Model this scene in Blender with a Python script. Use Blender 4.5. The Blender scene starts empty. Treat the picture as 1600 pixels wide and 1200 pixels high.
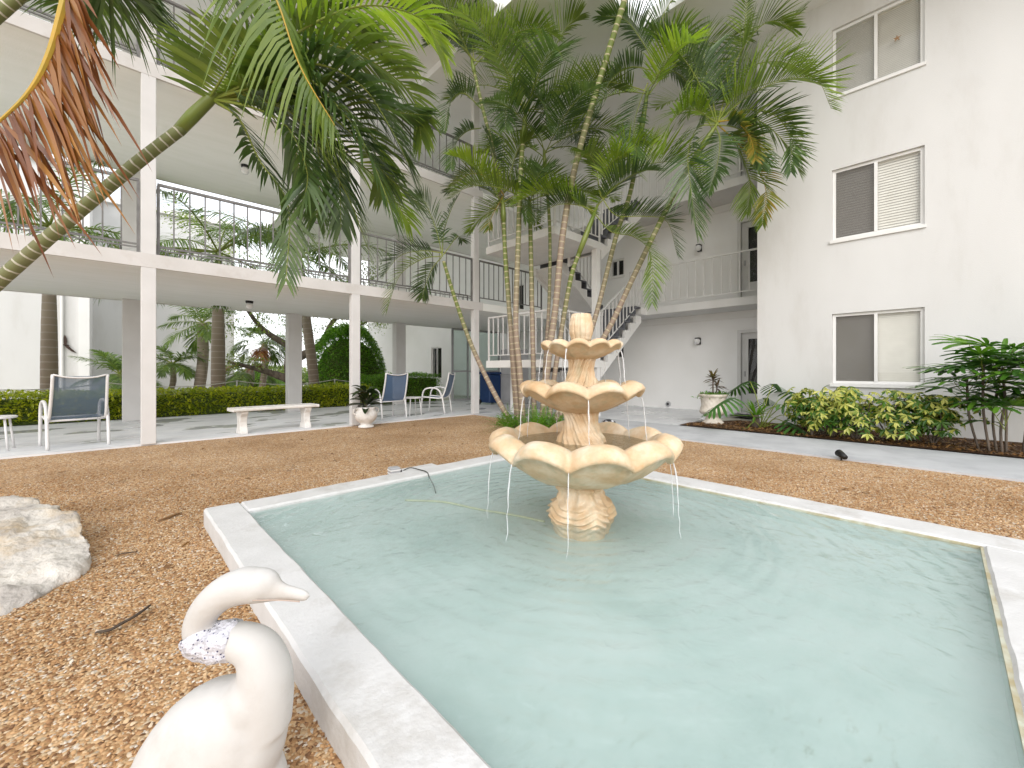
import bpy, bmesh, math, random
import numpy as np
from mathutils import Vector, Matrix, noise as mnoise
random.seed(7); np.random.seed(7)
R = math.radians
sc = bpy.context.scene
col = sc.collection

# ------------------------------------------------------------------ camera
F, CX, YH, EYE, TH = 647.0, 800.0, 579.0, 1.10, R(46.1)
CT, ST = math.cos(TH), math.sin(TH)
cam_d = bpy.data.cameras.new('camera'); cam = bpy.data.objects.new('camera', cam_d); col.objects.link(cam)
cam.location = (0, 0, EYE); cam.rotation_euler = (R(90), 0, TH - R(90))
cam_d.sensor_width = 36; cam_d.lens = 36 * F / 1600; cam_d.shift_y = (YH - 600) / 1600
cam_d.clip_start = .03; cam_d.clip_end = 900
sc.camera = cam

# ------------------------------------------------------------------ world, sun, exposure
SUN_EL, SUN_AZ = R(31), R(224)          # azimuth measured from +X towards +Y
w = bpy.data.worlds.new('World'); sc.world = w; w.use_nodes = True
nt = w.node_tree; nt.nodes.clear()
def wn(t, **k):
    n = nt.nodes.new(t)
    for a, b in k.items(): setattr(n, a, b)
    return n
wo = wn('ShaderNodeOutputWorld'); bg = wn('ShaderNodeBackground'); sky = wn('ShaderNodeTexSky', sky_type='NISHITA')
sky.sun_disc = False; sky.sun_elevation = SUN_EL; sky.sun_rotation = R(90) - SUN_AZ
sky.air_density = 1.0; sky.dust_density = 2.5; sky.ozone_density = 1.0
tc = wn('ShaderNodeTexCoord'); nz = wn('ShaderNodeTexNoise'); nz.inputs['Scale'].default_value = 2.6; nz.inputs['Detail'].default_value = 6
rp = wn('ShaderNodeValToRGB'); rp.color_ramp.elements[0].position = .33; rp.color_ramp.elements[1].position = .62
rp.color_ramp.elements[0].color = (.45, .45, .45, 1); rp.color_ramp.elements[1].color = (.95, .95, .95, 1)
mx = wn('ShaderNodeMix', data_type='RGBA'); mx.inputs[7].default_value = (15.0, 15.1, 15.4, 1)
nt.links.new(tc.outputs['Generated'], nz.inputs['Vector']); nt.links.new(nz.outputs['Fac'], rp.inputs['Fac'])
nt.links.new(rp.outputs['Color'], mx.inputs[0]); nt.links.new(sky.outputs['Color'], mx.inputs[6])
nt.links.new(mx.outputs[2], bg.inputs['Color']); bg.inputs['Strength'].default_value = .15
nt.links.new(bg.outputs[0], wo.inputs['Surface'])
sun_d = bpy.data.lights.new('sun', 'SUN'); sun = bpy.data.objects.new('sun', sun_d); col.objects.link(sun)
sun_d.energy = 1.6; sun_d.angle = R(38); sun_d.color = (1, .975, .945)
sd = Vector((math.cos(SUN_EL) * math.cos(SUN_AZ), math.cos(SUN_EL) * math.sin(SUN_AZ), math.sin(SUN_EL)))
sun.rotation_euler = sd.to_track_quat('Z', 'Y').to_euler(); sun.location = (-6, -4, 20)
sc.view_settings.view_transform = 'Standard'; sc.view_settings.look = 'None'
sc.view_settings.exposure = -0.02; sc.view_settings.gamma = 1; sc.view_settings.use_curve_mapping = False
sc.render.engine = 'CYCLES'
sc.cycles.use_denoising = True; sc.cycles.max_bounces = 8; sc.cycles.diffuse_bounces = 6
sc.cycles.transparent_max_bounces = 16; sc.cycles.transmission_bounces = 4; sc.cycles.glossy_bounces = 3
sc.cycles.caustics_reflective = False; sc.cycles.caustics_refractive = False
sc.cycles.use_adaptive_sampling = True; sc.cycles.adaptive_threshold = .02

# ------------------------------------------------------------------ helpers
def at(x, y, d):
    l = (x - CX) / F * d
    return Vector((d * CT + l * ST, d * ST - l * CT, EYE - (y - YH) * d / F))
def gnd(x, y, z=0.0):
    return at(x, y, (EYE - z) * F / (y - YH))

def tag(o, label=None, cat=None, group=None, kind=None):
    if label: o['label'] = label
    if cat: o['category'] = cat
    if group: o['group'] = group
    if kind: o['kind'] = kind
    return o
def empty(name, loc, rz=0, label=None, cat=None, group=None):
    o = bpy.data.objects.new(name, None); col.objects.link(o); o.empty_display_size = .1
    o.location = loc; o.rotation_euler = (0, 0, rz)
    return tag(o, label, cat, group)
def inst(name, mesh, parent=None, loc=(0, 0, 0), rot=(0, 0, 0), scale=(1, 1, 1)):
    o = bpy.data.objects.new(name, mesh); col.objects.link(o); o.parent = parent
    o.location = loc; o.rotation_euler = rot; o.scale = scale
    return o

class MB:
    def __init__(s): s.v = []; s.f = []; s.m = []; s.cur = 0
    def add(s, vs, fs):
        b = len(s.v); s.v += [tuple(p) for p in vs]; s.f += [tuple(i + b for i in f) for f in fs]; s.m += [s.cur] * len(fs)
    def box(s, x0, x1, y0, y1, z0, z1):
        s.add([(x0,y0,z0),(x1,y0,z0),(x1,y1,z0),(x0,y1,z0),(x0,y0,z1),(x1,y0,z1),(x1,y1,z1),(x0,y1,z1)],
              [(0,3,2,1),(4,5,6,7),(0,1,5,4),(1,2,6,5),(2,3,7,6),(3,0,4,7)])
        return s
    def prism(s, pts, y0, y1):      # polygon in x,z extruded along y
        n = len(pts)
        s.add([(x, y0, z) for x, z in pts] + [(x, y1, z) for x, z in pts],
              [tuple(range(n)), tuple(range(2*n-1, n-1, -1))] + [((i+1) % n, i, n+i, n+(i+1) % n) for i in range(n)])
        return s
    def tube(s, path, radii, n=8, cap=True, flat=1.0, ref=None):
        path = [Vector(p) for p in path]
        if not hasattr(radii, '__len__'): radii = [radii] * len(path)
        T0 = (path[1] - path[0]).normalized()
        up = Vector(ref) if ref else (Vector((0, 0, 1)) if abs(T0.z) < .9 else Vector((1, 0, 0)))
        a = T0.cross(up).normalized(); vs = []
        for i, p in enumerate(path):
            T = (path[min(i+1, len(path)-1)] - path[max(i-1, 0)]).normalized()
            a = (a - T * a.dot(T)).normalized(); b = T.cross(a)
            for k in range(n):
                t = 2 * math.pi * k / n
                vs.append(p + (a * math.cos(t) + b * math.sin(t) * flat) * radii[i])
        fs = [(i*n+k, i*n+(k+1) % n, (i+1)*n+(k+1) % n, (i+1)*n+k) for i in range(len(path)-1) for k in range(n)]
        if cap: fs += [tuple(range(n-1, -1, -1)), tuple((len(path)-1)*n + k for k in range(n))]
        s.add(vs, fs); return s
    def lathe(s, prof, n=48, c=(0, 0, 0), mod=None, close=True):
        vs = []
        for i, (r, z) in enumerate(prof):
            for k in range(n):
                t = 2 * math.pi * k / n
                rr, zz = (r, z) if mod is None else mod(i, r, z, t)
                vs.append((c[0] + rr*math.cos(t), c[1] + rr*math.sin(t), c[2] + zz))
        fs = [(i*n+k, i*n+(k+1) % n, (i+1)*n+(k+1) % n, (i+1)*n+k) for i in range(len(prof)-1) for k in range(n)]
        if close: fs += [tuple(range(n-1, -1, -1)), tuple((len(prof)-1)*n + k for k in range(n))]
        s.add(vs, fs); return s
    def mesh(s, name, mats, smooth=False, bevel=0, autos=None):
        me = bpy.data.meshes.new(name); me.from_pydata(s.v, [], s.f)
        for m in (mats if isinstance(mats, (list, tuple)) else [mats]): me.materials.append(m)
        if any(s.m): me.polygons.foreach_set('material_index', s.m)
        if bevel:
            bm = bmesh.new(); bm.from_mesh(me); bmesh.ops.bevel(bm, geom=bm.edges[:], offset=bevel, segments=1, affect='EDGES', profile=.5); bm.to_mesh(me); bm.free()
        if smooth: me.polygons.foreach_set('use_smooth', [True] * len(me.polygons))
        me.update(); me.validate()
        return me
    def build(s, name, mats, parent=None, smooth=False, bevel=0, loc=(0, 0, 0), rot=(0, 0, 0)):
        return inst(name, s.mesh(name, mats, smooth, bevel), parent, loc, rot)

def npmesh(name, verts, faces, mat, smooth=False):   # faces: (n,k) array
    verts = np.asarray(verts, np.float32); faces = np.asarray(faces, np.int32); k = faces.shape[1]
    me = bpy.data.meshes.new(name); me.vertices.add(len(verts)); me.vertices.foreach_set('co', verts.ravel())
    me.loops.add(faces.size); me.loops.foreach_set('vertex_index', faces.ravel())
    me.polygons.add(len(faces)); me.polygons.foreach_set('loop_start', np.arange(0, faces.size, k, dtype=np.int32))
    me.polygons.foreach_set('loop_total', np.full(len(faces), k, np.int32))
    if smooth: me.polygons.foreach_set('use_smooth', np.ones(len(faces), bool))
    me.materials.append(mat); me.update(calc_edges=True); me.validate(); return me

# ------------------------------------------------------------------ materials
def material(name):
    m = bpy.data.materials.new(name); m.use_nodes = True; t = m.node_tree; t.nodes.clear()
    out = t.nodes.new('ShaderNodeOutputMaterial')
    def N(ty, **k):
        n = t.nodes.new(ty)
        for a, b in k.items():
            if a.startswith('i_'):
                key = a[2:].replace('_', ' ')
                n.inputs[int(key) if key.isdigit() else key].default_value = b
            else: setattr(n, a, b)
        return n
    return m, t, out, N, t.links.new
def c4(c): return (c[0], c[1], c[2], 1)
def ramp(N, stops):
    r = N('ShaderNodeValToRGB'); e = r.color_ramp.elements
    while len(e) < len(stops): e.new(.5)
    for i, (p, c) in enumerate(stops): e[i].position = p; e[i].color = c4(c)
    return r
def paint(name, c1, c2=None, scale=3., rough=.6, bump=.05, bscale=60., spec=.3, stretch=(1, 1, 1), detail=5, dirt=None, dscale=1.3, metallic=0., mid=(.35, .65)):
    m, t, out, N, L = material(name)
    p = N('ShaderNodeBsdfPrincipled', i_Roughness=rough, i_Metallic=metallic); p.inputs['Specular IOR Level'].default_value = spec
    tcn = N('ShaderNodeTexCoord'); mp = N('ShaderNodeMapping'); mp.inputs['Scale'].default_value = stretch
    g = N('ShaderNodeNewGeometry')
    L(g.outputs['Position'], mp.inputs['Vector'])
    n1 = N('ShaderNodeTexNoise', i_Scale=scale, i_Detail=detail); L(mp.outputs[0], n1.inputs['Vector'])
    r = ramp(N, [(mid[0], c1), (mid[1], c2 or tuple(x * .9 for x in c1))]); L(n1.outputs['Fac'], r.inputs['Fac'])
    colr = r.outputs['Color']
    if dirt:
        n3 = N('ShaderNodeTexNoise', i_Scale=dscale, i_Detail=9, i_Roughness=.68); L(mp.outputs[0], n3.inputs['Vector'])
        r3 = ramp(N, [(.52, (0, 0, 0)), (.72, (1, 1, 1))]); L(n3.outputs['Fac'], r3.inputs['Fac'])
        mm = N('ShaderNodeMix', data_type='RGBA'); L(r3.outputs['Color'], mm.inputs[0]); L(colr, mm.inputs[6]); mm.inputs[7].default_value = c4(dirt)
        colr = mm.outputs[2]
    L(colr, p.inputs['Base Color'])
    if bump:
        n2 = N('ShaderNodeTexNoise', i_Scale=bscale, i_Detail=4); L(g.outputs['Position'], n2.inputs['Vector'])
        b = N('ShaderNodeBump', i_Strength=bump, i_Distance=.02); L(n2.outputs['Fac'], b.inputs['Height']); L(b.outputs[0], p.inputs['Normal'])
    L(p.outputs[0], out.inputs['Surface']); return m
def leafmat(name, stops, trans=.35, rough=.33, tcol=None, spec=.5, big=None):
    """leaf colour varies from leaf to leaf (mesh islands) and slowly over the plant"""
    m, t, out, N, L = material(name)
    g = N('ShaderNodeNewGeometry'); n1 = N('ShaderNodeTexNoise', i_Scale=1.7, i_Detail=2); L(g.outputs['Position'], n1.inputs['Vector'])
    ad = N('ShaderNodeMath', operation='MULTIPLY_ADD'); ad.inputs[1].default_value = .55; L(g.outputs['Random Per Island'], ad.inputs[0])
    s2 = N('ShaderNodeMath', operation='MULTIPLY_ADD'); s2.inputs[1].default_value = .9; s2.inputs[2].default_value = -.22; L(n1.outputs['Fac'], s2.inputs[0]); L(s2.outputs[0], ad.inputs[2])
    r = ramp(N, stops); L(ad.outputs[0], r.inputs['Fac'])
    p = N('ShaderNodeBsdfPrincipled', i_Roughness=rough); p.inputs['Specular IOR Level'].default_value = spec; L(r.outputs['Color'], p.inputs['Base Color'])
    tr = N('ShaderNodeBsdfTranslucent'); mt = N('ShaderNodeMix', data_type='RGBA', blend_type='MULTIPLY'); mt.inputs[0].default_value = 1
    mt.inputs[7].default_value = c4(tcol or (1.35, 1.5, .75)); L(r.outputs['Color'], mt.inputs[6]); L(mt.outputs[2], tr.inputs['Color'])
    mxs = N('ShaderNodeMixShader'); mxs.inputs[0].default_value = trans; L(p.outputs[0], mxs.inputs[1]); L(tr.outputs[0], mxs.inputs[2])
    L(mxs.outputs[0], out.inputs['Surface']); return m
def ringed(name, ca, cb, cring, freq, rough=.55, axis=2, gfade=None):
    """palm stem: leaf-scar rings along the stem's own length (UV-free: uses the 'along' attribute)"""
    m, t, out, N, L = material(name)
    at_ = N('ShaderNodeAttribute', attribute_name='along'); g = N('ShaderNodeNewGeometry')
    n = N('ShaderNodeTexNoise', i_Scale=6., i_Detail=4); L(g.outputs['Position'], n.inputs['Vector'])
    ma = N('ShaderNodeMath', operation='MULTIPLY_ADD'); ma.inputs[1].default_value = .045; L(n.outputs['Fac'], ma.inputs[0]); L(at_.outputs['Fac'], ma.inputs[2])
    mu = N('ShaderNodeMath', operation='MULTIPLY'); mu.inputs[1].default_value = freq; L(ma.outputs[0], mu.inputs[0])
    fr = N('ShaderNodeMath', operation='FRACT'); L(mu.outputs[0], fr.inputs[0])
    rr = ramp(N, [(0, (1, 1, 1)), (.13, (1, 1, 1)), (.2, (0, 0, 0)), (1, (.05, .05, .05))]); L(fr.outputs[0], rr.inputs['Fac'])
    hb = N('ShaderNodeAttribute', attribute_name='age')
    mh = N('ShaderNodeMath', operation='MULTIPLY_ADD'); mh.inputs[1].default_value = .5; mh.inputs[2].default_value = -.25; L(n.outputs['Fac'], mh.inputs[0])
    sm = N('ShaderNodeMath', operation='ADD'); L(mh.outputs[0], sm.inputs[0]); L(hb.outputs['Fac'], sm.inputs[1])
    rc = ramp(N, [(.25, ca), (.75, cb)]); L(sm.outputs[0], rc.inputs['Fac'])
    mm = N('ShaderNodeMix', data_type='RGBA'); L(rr.outputs['Color'], mm.inputs[0]); L(rc.outputs['Color'], mm.inputs[6]); mm.inputs[7].default_value = c4(cring)
    p = N('ShaderNodeBsdfPrincipled', i_Roughness=rough); p.inputs['Specular IOR Level'].default_value = .3; L(mm.outputs[2], p.inputs['Base Color'])
    b = N('ShaderNodeBump', i_Strength=.5, i_Distance=.008); L(rr.outputs['Color'], b.inputs['Height']); L(b.outputs[0], p.inputs['Normal'])
    L(p.outputs[0], out.inputs['Surface']); return m
def schlick(N, L, nrm=None, f0=.02):
    """reflectance by viewing angle, the same from both sides of a thin sheet"""
    g = N('ShaderNodeNewGeometry'); dt = N('ShaderNodeVectorMath', operation='DOT_PRODUCT'); L(g.outputs['Incoming'], dt.inputs[0]); L(nrm or g.outputs['Normal'], dt.inputs[1])
    ab = N('ShaderNodeMath', operation='ABSOLUTE'); L(dt.outputs['Value'], ab.inputs[0])
    om = N('ShaderNodeMath', operation='SUBTRACT', use_clamp=True); om.inputs[0].default_value = 1; L(ab.outputs[0], om.inputs[1])
    pw = N('ShaderNodeMath', operation='POWER'); pw.inputs[1].default_value = 5; L(om.outputs[0], pw.inputs[0])
    ma = N('ShaderNodeMath', operation='MULTIPLY_ADD', use_clamp=True); ma.inputs[1].default_value = 1 - f0; ma.inputs[2].default_value = f0; L(pw.outputs[0], ma.inputs[0])
    return ma.outputs[0]
def glass(name, tint=(.85, .9, .9), rough=.02, ior=1.45, base=.0):
    m, t, out, N, L = material(name)
    tr = N('ShaderNodeBsdfTransparent'); tr.inputs[0].default_value = c4(tint); gl = N('ShaderNodeBsdfGlossy', i_Roughness=rough)
    fo = schlick(N, L, None, .045 + base)
    mxs = N('ShaderNodeMixShader'); L(fo, mxs.inputs[0]); L(tr.outputs[0], mxs.inputs[1]); L(gl.outputs[0], mxs.inputs[2]); L(mxs.outputs[0], out.inputs['Surface']); return m
def mesh_cloth(name, c, alpha):
    m, t, out, N, L = material(name)
    d = N('ShaderNodeBsdfPrincipled', i_Roughness=.7); d.inputs['Base Color'].default_value = c4(c); tr = N('ShaderNodeBsdfTransparent')
    mxs = N('ShaderNodeMixShader'); mxs.inputs[0].default_value = alpha; L(tr.outputs[0], mxs.inputs[1]); L(d.outputs[0], mxs.inputs[2]); L(mxs.outputs[0], out.inputs['Surface']); return m

M = {}
M['stucco'] = paint('white_stucco', (.675, .67, .66), (.635, .628, .616), 1.1, .8, .16, 80, .2, dirt=(.595, .582, .56), dscale=1.1, stretch=(1, 1, .3))
M['stucco2'] = paint('pale_stucco', (.84, .835, .825), (.81, .805, .79), 1.5, .8, .1, 90, .2)
M['trim'] = paint('white_trim', (.80, .79, .775), (.75, .74, .72), 4, .5, .03, 60, .35)
M['fascia'] = paint('fascia_paint', (.62, .60, .585), (.575, .555, .535), 2.5, .65, .06, 50, .25, dirt=(.52, .49, .46), dscale=2.3)
M['soffit'] = paint('soffit_paint', (.88, .88, .855), (.84, .845, .81), 2.2, .75, .12, 40, .2, stretch=(.5, 2.6, 1))
M['colpaint'] = paint('column_paint', (.65, .638, .63), (.61, .598, .588), 3, .6, .04, 70, .3)
M['rail'] = paint('grey_rail', (.13, .125, .12), (.19, .185, .18), 9, .5, .0, 1, .4)
M['railw'] = paint('pale_rail', (.72, .71, .70), (.66, .65, .64), 6, .5, .0, 1, .4)
M['tread'] = paint('tread_grey', (.115, .12, .14), (.15, .155, .17), 6, .7, .08, 80)
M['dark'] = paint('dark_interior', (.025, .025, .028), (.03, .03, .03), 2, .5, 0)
M['black'] = paint('black_plastic', (.012, .012, .013), (.02, .02, .02), 5, .4, 0)
M['globe'] = paint('opal_globe', (.80, .80, .80), (.78, .78, .78), 2, .2, 0, 1, .5)
M['blind'] = paint('blind_slats', (.78, .75, .69), (.73, .70, .64), 6, .5, 0)
M['doorpaint'] = paint('door_paint', (.68, .675, .665), (.64, .635, .62), 4, .45, .02)
M['glass'] = glass('window_glass', (.97, .98, .97)); M['glassd'] = glass('greenish_glass', (.80, .87, .85), .05, 1.5, .06)
M['screen'] = mesh_cloth('insect_screen', (.10, .09, .085), .56); M['screen2'] = mesh_cloth('fine_insect_screen', (.42, .41, .39), .22)
M['sling'] = mesh_cloth('blue_sling', (.075, .13, .235), .86); M['sling2'] = mesh_cloth('dusty_blue_sling', (.095, .14, .20), .74)
M['alu'] = paint('white_aluminium', (.74, .73, .72), (.68, .67, .66), 8, .4, 0, 1, .5)
M['cast'] = paint('white_cast_stone', (.76, .74, .71), (.66, .635, .60), 9, .8, .2, 45, .2, dirt=(.50, .47, .42), dscale=5)
M['urn'] = paint('cream_cast_stone', (.72, .66, .58), (.60, .54, .46), 12, .8, .2, 60, .2, dirt=(.48, .41, .33), dscale=7)
M['swan'] = paint('white_painted_concrete', (.57, .56, .54), (.52, .505, .485), 6, .6, .05, 60, .3, dirt=(.47, .445, .41), dscale=4)
M['rock'] = paint('limestone', (.66, .62, .56), (.42, .385, .35), 4.5, .85, 1.0, 22, .2, detail=10, dirt=(.50, .36, .19), dscale=2.6)
M['copepaint'] = paint('white_coping', (.65, .645, .64), (.585, .58, .57), 5, .65, .15, 50, .3, dirt=(.46, .44, .41), dscale=3)
M['soil'] = paint('mulch', (.12, .062, .03), (.05, .027, .016), 30, .9, 1.0, 60, .2, detail=8)
M['lawn'] = paint('pale_bounce_ground', (.55, .53, .47), (.46, .45, .39), 1.5, .9, .3, 60, .2, dirt=(.30, .33, .18), dscale=.5)  # ground invented as pale paving to bounce light up onto the soffits
M['bark'] = paint('bark', (.18, .145, .115), (.10, .08, .065), 9, .9, .8, 25, .1, stretch=(1, 1, .3))
M['twig'] = paint('dark_twig', (.055, .04, .03), (.09, .065, .045), 20, .8, .3)
M['cord'] = paint('dark_cord', (.03, .035, .025), (.05, .05, .04), 20, .6)
M['bluebin'] = paint('blue_plastic', (.012, .035, .11), (.016, .045, .13), 4, .4)
M['greycab'] = paint('grey_cabinet', (.42, .42, .43), (.36, .36, .37), 3, .5)
M['ring'] = ringed('areca_stem', (.27, .205, .155), (.13, .165, .035), (.44, .38, .25), 8.5)
M['ringbig'] = ringed('green_ringed_stem', (.20, .165, .11), (.15, .165, .06), (.48, .45, .36), 19)
M['royal'] = ringed('royal_stem', (.26, .20, .155), (.30, .25, .19), (.36, .31, .26), 6)
M['shaft'] = paint('green_crownshaft', (.12, .175, .025), (.18, .215, .05), 5, .4, .05, 30, .4, stretch=(1, 1, .3))
M['petiole'] = paint('green_petiole', (.16, .21, .03), (.24, .27, .05), 5, .45, 0)
M['petioley'] = paint('yellow_petiole', (.46, .27, .03), (.33, .25, .035), 5, .45, 0)
M['fr_dark'] = leafmat('dark_frond', [(.1, (0.032, 0.066, 0.022)), (.5, (0.064, 0.113, 0.033)), (.9, (0.122, 0.186, 0.049))], .26)
M['fr_mid'] = leafmat('mid_frond', [(.1, (0.068, 0.116, 0.025)), (.5, (0.135, 0.197, 0.037)), (.9, (0.237, 0.299, 0.061))], .32)
M['fr_light'] = leafmat('light_frond', [(.1, (0.114, 0.186, 0.021)), (.5, (0.211, 0.308, 0.035)), (.9, (0.357, 0.443, 0.062))], .38)
M['fr_yel'] = leafmat('yellowing_frond', [(.15, (.05, .10, .018)), (.5, (.13, .17, .025)), (.9, (.34, .21, .035))], .35)
M['fr_dead'] = leafmat('dead_frond', [(.1, (.11, .035, .012)), (.5, (.22, .08, .022)), (.9, (.38, .19, .04))], .2, tcol=(1.6, 1.1, .5))
M['fr_royal'] = leafmat('royal_frond', [(.1, (0.060, 0.102, 0.030)), (.5, (0.120, 0.192, 0.042)), (.9, (0.216, 0.300, 0.072))], .4)
M['hedge'] = leafmat('yellow_green_hedge_leaf', [(.1, (0.184, 0.264, 0.014)), (.45, (0.391, 0.451, 0.022)), (.9, (0.644, 0.616, 0.050))], .35)
M['hedged'] = leafmat('green_hedge_leaf', [(.1, (0.060, 0.158, 0.015)), (.5, (0.135, 0.302, 0.024)), (.9, (0.270, 0.490, 0.033))], .3)
M['tree'] = leafmat('olive_tree_leaf', [(.1, (.09, .14, .03)), (.5, (.19, .25, .06)), (.9, (.32, .36, .11))], .45)
M['varieg'] = leafmat('variegated_leaf', [(.1, (0.028, 0.086, 0.014)), (.42, (0.077, 0.173, 0.020)), (.55, (0.462, 0.475, 0.100)), (.9, (0.660, 0.626, 0.200))], .3)
M['philo'] = leafmat('philodendron_leaf', [(.1, (0.030, 0.090, 0.019)), (.5, (0.054, 0.150, 0.030)), (.9, (0.096, 0.228, 0.042))], .25)
M['rhapis'] = leafmat('lady_palm_leaf', [(.1, (0.025, 0.075, 0.016)), (.5, (0.055, 0.150, 0.019)), (.9, (0.156, 0.315, 0.030))], .28)
M['croton'] = leafmat('dark_broad_leaf', [(.1, (.012, .022, .010)), (.55, (.025, .045, .014)), (.9, (.10, .055, .02))], .15, .35)
M['redleaf'] = leafmat('red_green_leaf', [(.1, (.07, .012, .018)), (.5, (.10, .06, .02)), (.9, (.22, .24, .04))], .25)
M['fern'] = leafmat('bright_fern', [(.1, (.05, .14, .012)), (.5, (.11, .26, .02)), (.9, (.18, .36, .03))], .4)
M['dryleaf'] = leafmat('dry_leaf', [(.1, (.10, .05, .02)), (.5, (.22, .11, .04)), (.9, (.36, .20, .08))], .2)

def gravel_mat(name, geo=False):
    m, t, out, N, L = material(name)
    g = N('ShaderNodeNewGeometry'); p = N('ShaderNodeBsdfPrincipled', i_Roughness=.62); p.inputs['Specular IOR Level'].default_value = .2
    stops = [(.02, (.19, .10, .05)), (.14, (.35, .19, .09)), (.4, (.49, .29, .14)), (.65, (.56, .36, .19)), (.84, (.60, .45, .28)), (.95, (.64, .54, .42)), (1, (.68, .63, .56))]
    big = N('ShaderNodeTexNoise', i_Scale=.9, i_Detail=6, i_Roughness=.6); L(g.outputs['Position'], big.inputs['Vector'])
    rb = ramp(N, [(.3, (.72, .66, .58)), (.6, (1, 1, 1))]); L(big.outputs['Fac'], rb.inputs['Fac'])
    r = ramp(N, stops)
    if geo:
        L(g.outputs['Random Per Island'], r.inputs['Fac'])
    else:
        v = N('ShaderNodeTexVoronoi', i_Scale=78.); L(g.outputs['Position'], v.inputs['Vector'])
        sp = N('ShaderNodeSeparateColor'); L(v.outputs['Color'], sp.inputs[0]); L(sp.outputs[0], r.inputs['Fac'])
        b = N('ShaderNodeBump', i_Strength=.8, i_Distance=.008, invert=True); L(v.outputs['Distance'], b.inputs['Height']); L(b.outputs[0], p.inputs['Normal'])
    mm = N('ShaderNodeMix', data_type='RGBA', blend_type='MULTIPLY'); mm.inputs[0].default_value = 1; L(r.outputs['Color'], mm.inputs[6]); L(rb.outputs['Color'], mm.inputs[7])
    L(mm.outputs[2], p.inputs['Base Color']); L(p.outputs[0], out.inputs['Surface']); return m
M['gravel'] = gravel_mat('river_gravel'); M['pebble'] = gravel_mat('river_pebble', True)

def concrete_mat():
    m, t, out, N, L = material('grey_painted_concrete')
    g = N('ShaderNodeNewGeometry'); p = N('ShaderNodeBsdfPrincipled'); p.inputs['Specular IOR Level'].default_value = .45
    mp = N('ShaderNodeMapping'); mp.inputs['Scale'].default_value = (1, 1.6, 1); L(g.outputs['Position'], mp.inputs['Vector'])
    n1 = N('ShaderNodeTexNoise', i_Scale=1.4, i_Detail=8, i_Roughness=.65); L(mp.outputs[0], n1.inputs['Vector'])
    r = ramp(N, [(.3, (.55, .56, .58)), (.5, (.67, .68, .695)), (.68, (.76, .765, .77))]); L(n1.outputs['Fac'], r.inputs['Fac'])
    n2 = N('ShaderNodeTexNoise', i_Scale=.75, i_Detail=3); L(mp.outputs[0], n2.inputs['Vector'])
    r2 = ramp(N, [(.54, (.5, .5, .5)), (.60, (.04, .04, .04))]); L(n2.outputs['Fac'], r2.inputs['Fac'])
    L(r2.outputs['Color'], p.inputs['Roughness']); L(r.outputs['Color'], p.inputs['Base Color']); L(p.outputs[0], out.inputs['Surface']); return m
M['concrete'] = concrete_mat()
M['pathcon'] = paint('path_concrete', (.55, .56, .575), (.46, .47, .485), 2.2, .7, .1, 60, .3, dirt=(.40, .41, .43), dscale=1.6)

def basin_mat():
    m, t, out, N, L = material('aqua_basin_paint')
    g = N('ShaderNodeNewGeometry'); p = N('ShaderNodeBsdfPrincipled', i_Roughness=.6)
    n1 = N('ShaderNodeTexNoise', i_Scale=1.6, i_Detail=6, i_Roughness=.6); L(g.outputs['Position'], n1.inputs['Vector'])
    r = ramp(N, [(.3, (.36, .465, .44)), (.48, (.46, .56, .535)), (.68, (.54, .62, .605))]); L(n1.outputs['Fac'], r.inputs['Fac'])
    mp = N('ShaderNodeMapping'); mp.inputs['Scale'].default_value = (1, 2.8, 1); mp.inputs['Rotation'].default_value = (0, 0, .4); L(g.outputs['Position'], mp.inputs['Vector'])
    n2 = N('ShaderNodeTexNoise', i_Scale=11., i_Detail=10, i_Roughness=.75); L(mp.outputs[0], n2.inputs['Vector'])
    r2 = ramp(N, [(.55, (0, 0, 0)), (.70, (1, 1, 1))]); L(n2.outputs['Fac'], r2.inputs['Fac'])
    n3 = N('ShaderNodeTexNoise', i_Scale=1.1, i_Detail=3); L(g.outputs['Position'], n3.inputs['Vector'])
    r3 = ramp(N, [(.45, (0, 0, 0)), (.62, (.75, .75, .75))]); L(n3.outputs['Fac'], r3.inputs['Fac'])
    mu = N('ShaderNodeMix', data_type='RGBA', blend_type='MULTIPLY'); mu.inputs[0].default_value = 1; L(r2.outputs['Color'], mu.inputs[6]); L(r3.outputs['Color'], mu.inputs[7])
    mm = N('ShaderNodeMix', data_type='RGBA'); L(mu.outputs[2], mm.inputs[0]); L(r.outputs['Color'], mm.inputs[6]); mm.inputs[7].default_value = (.22, .23, .16, 1)
    L(mm.outputs[2], p.inputs['Base Color']); L(p.outputs[0], out.inputs['Surface']); return m
M['basin'] = basin_mat()
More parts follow.
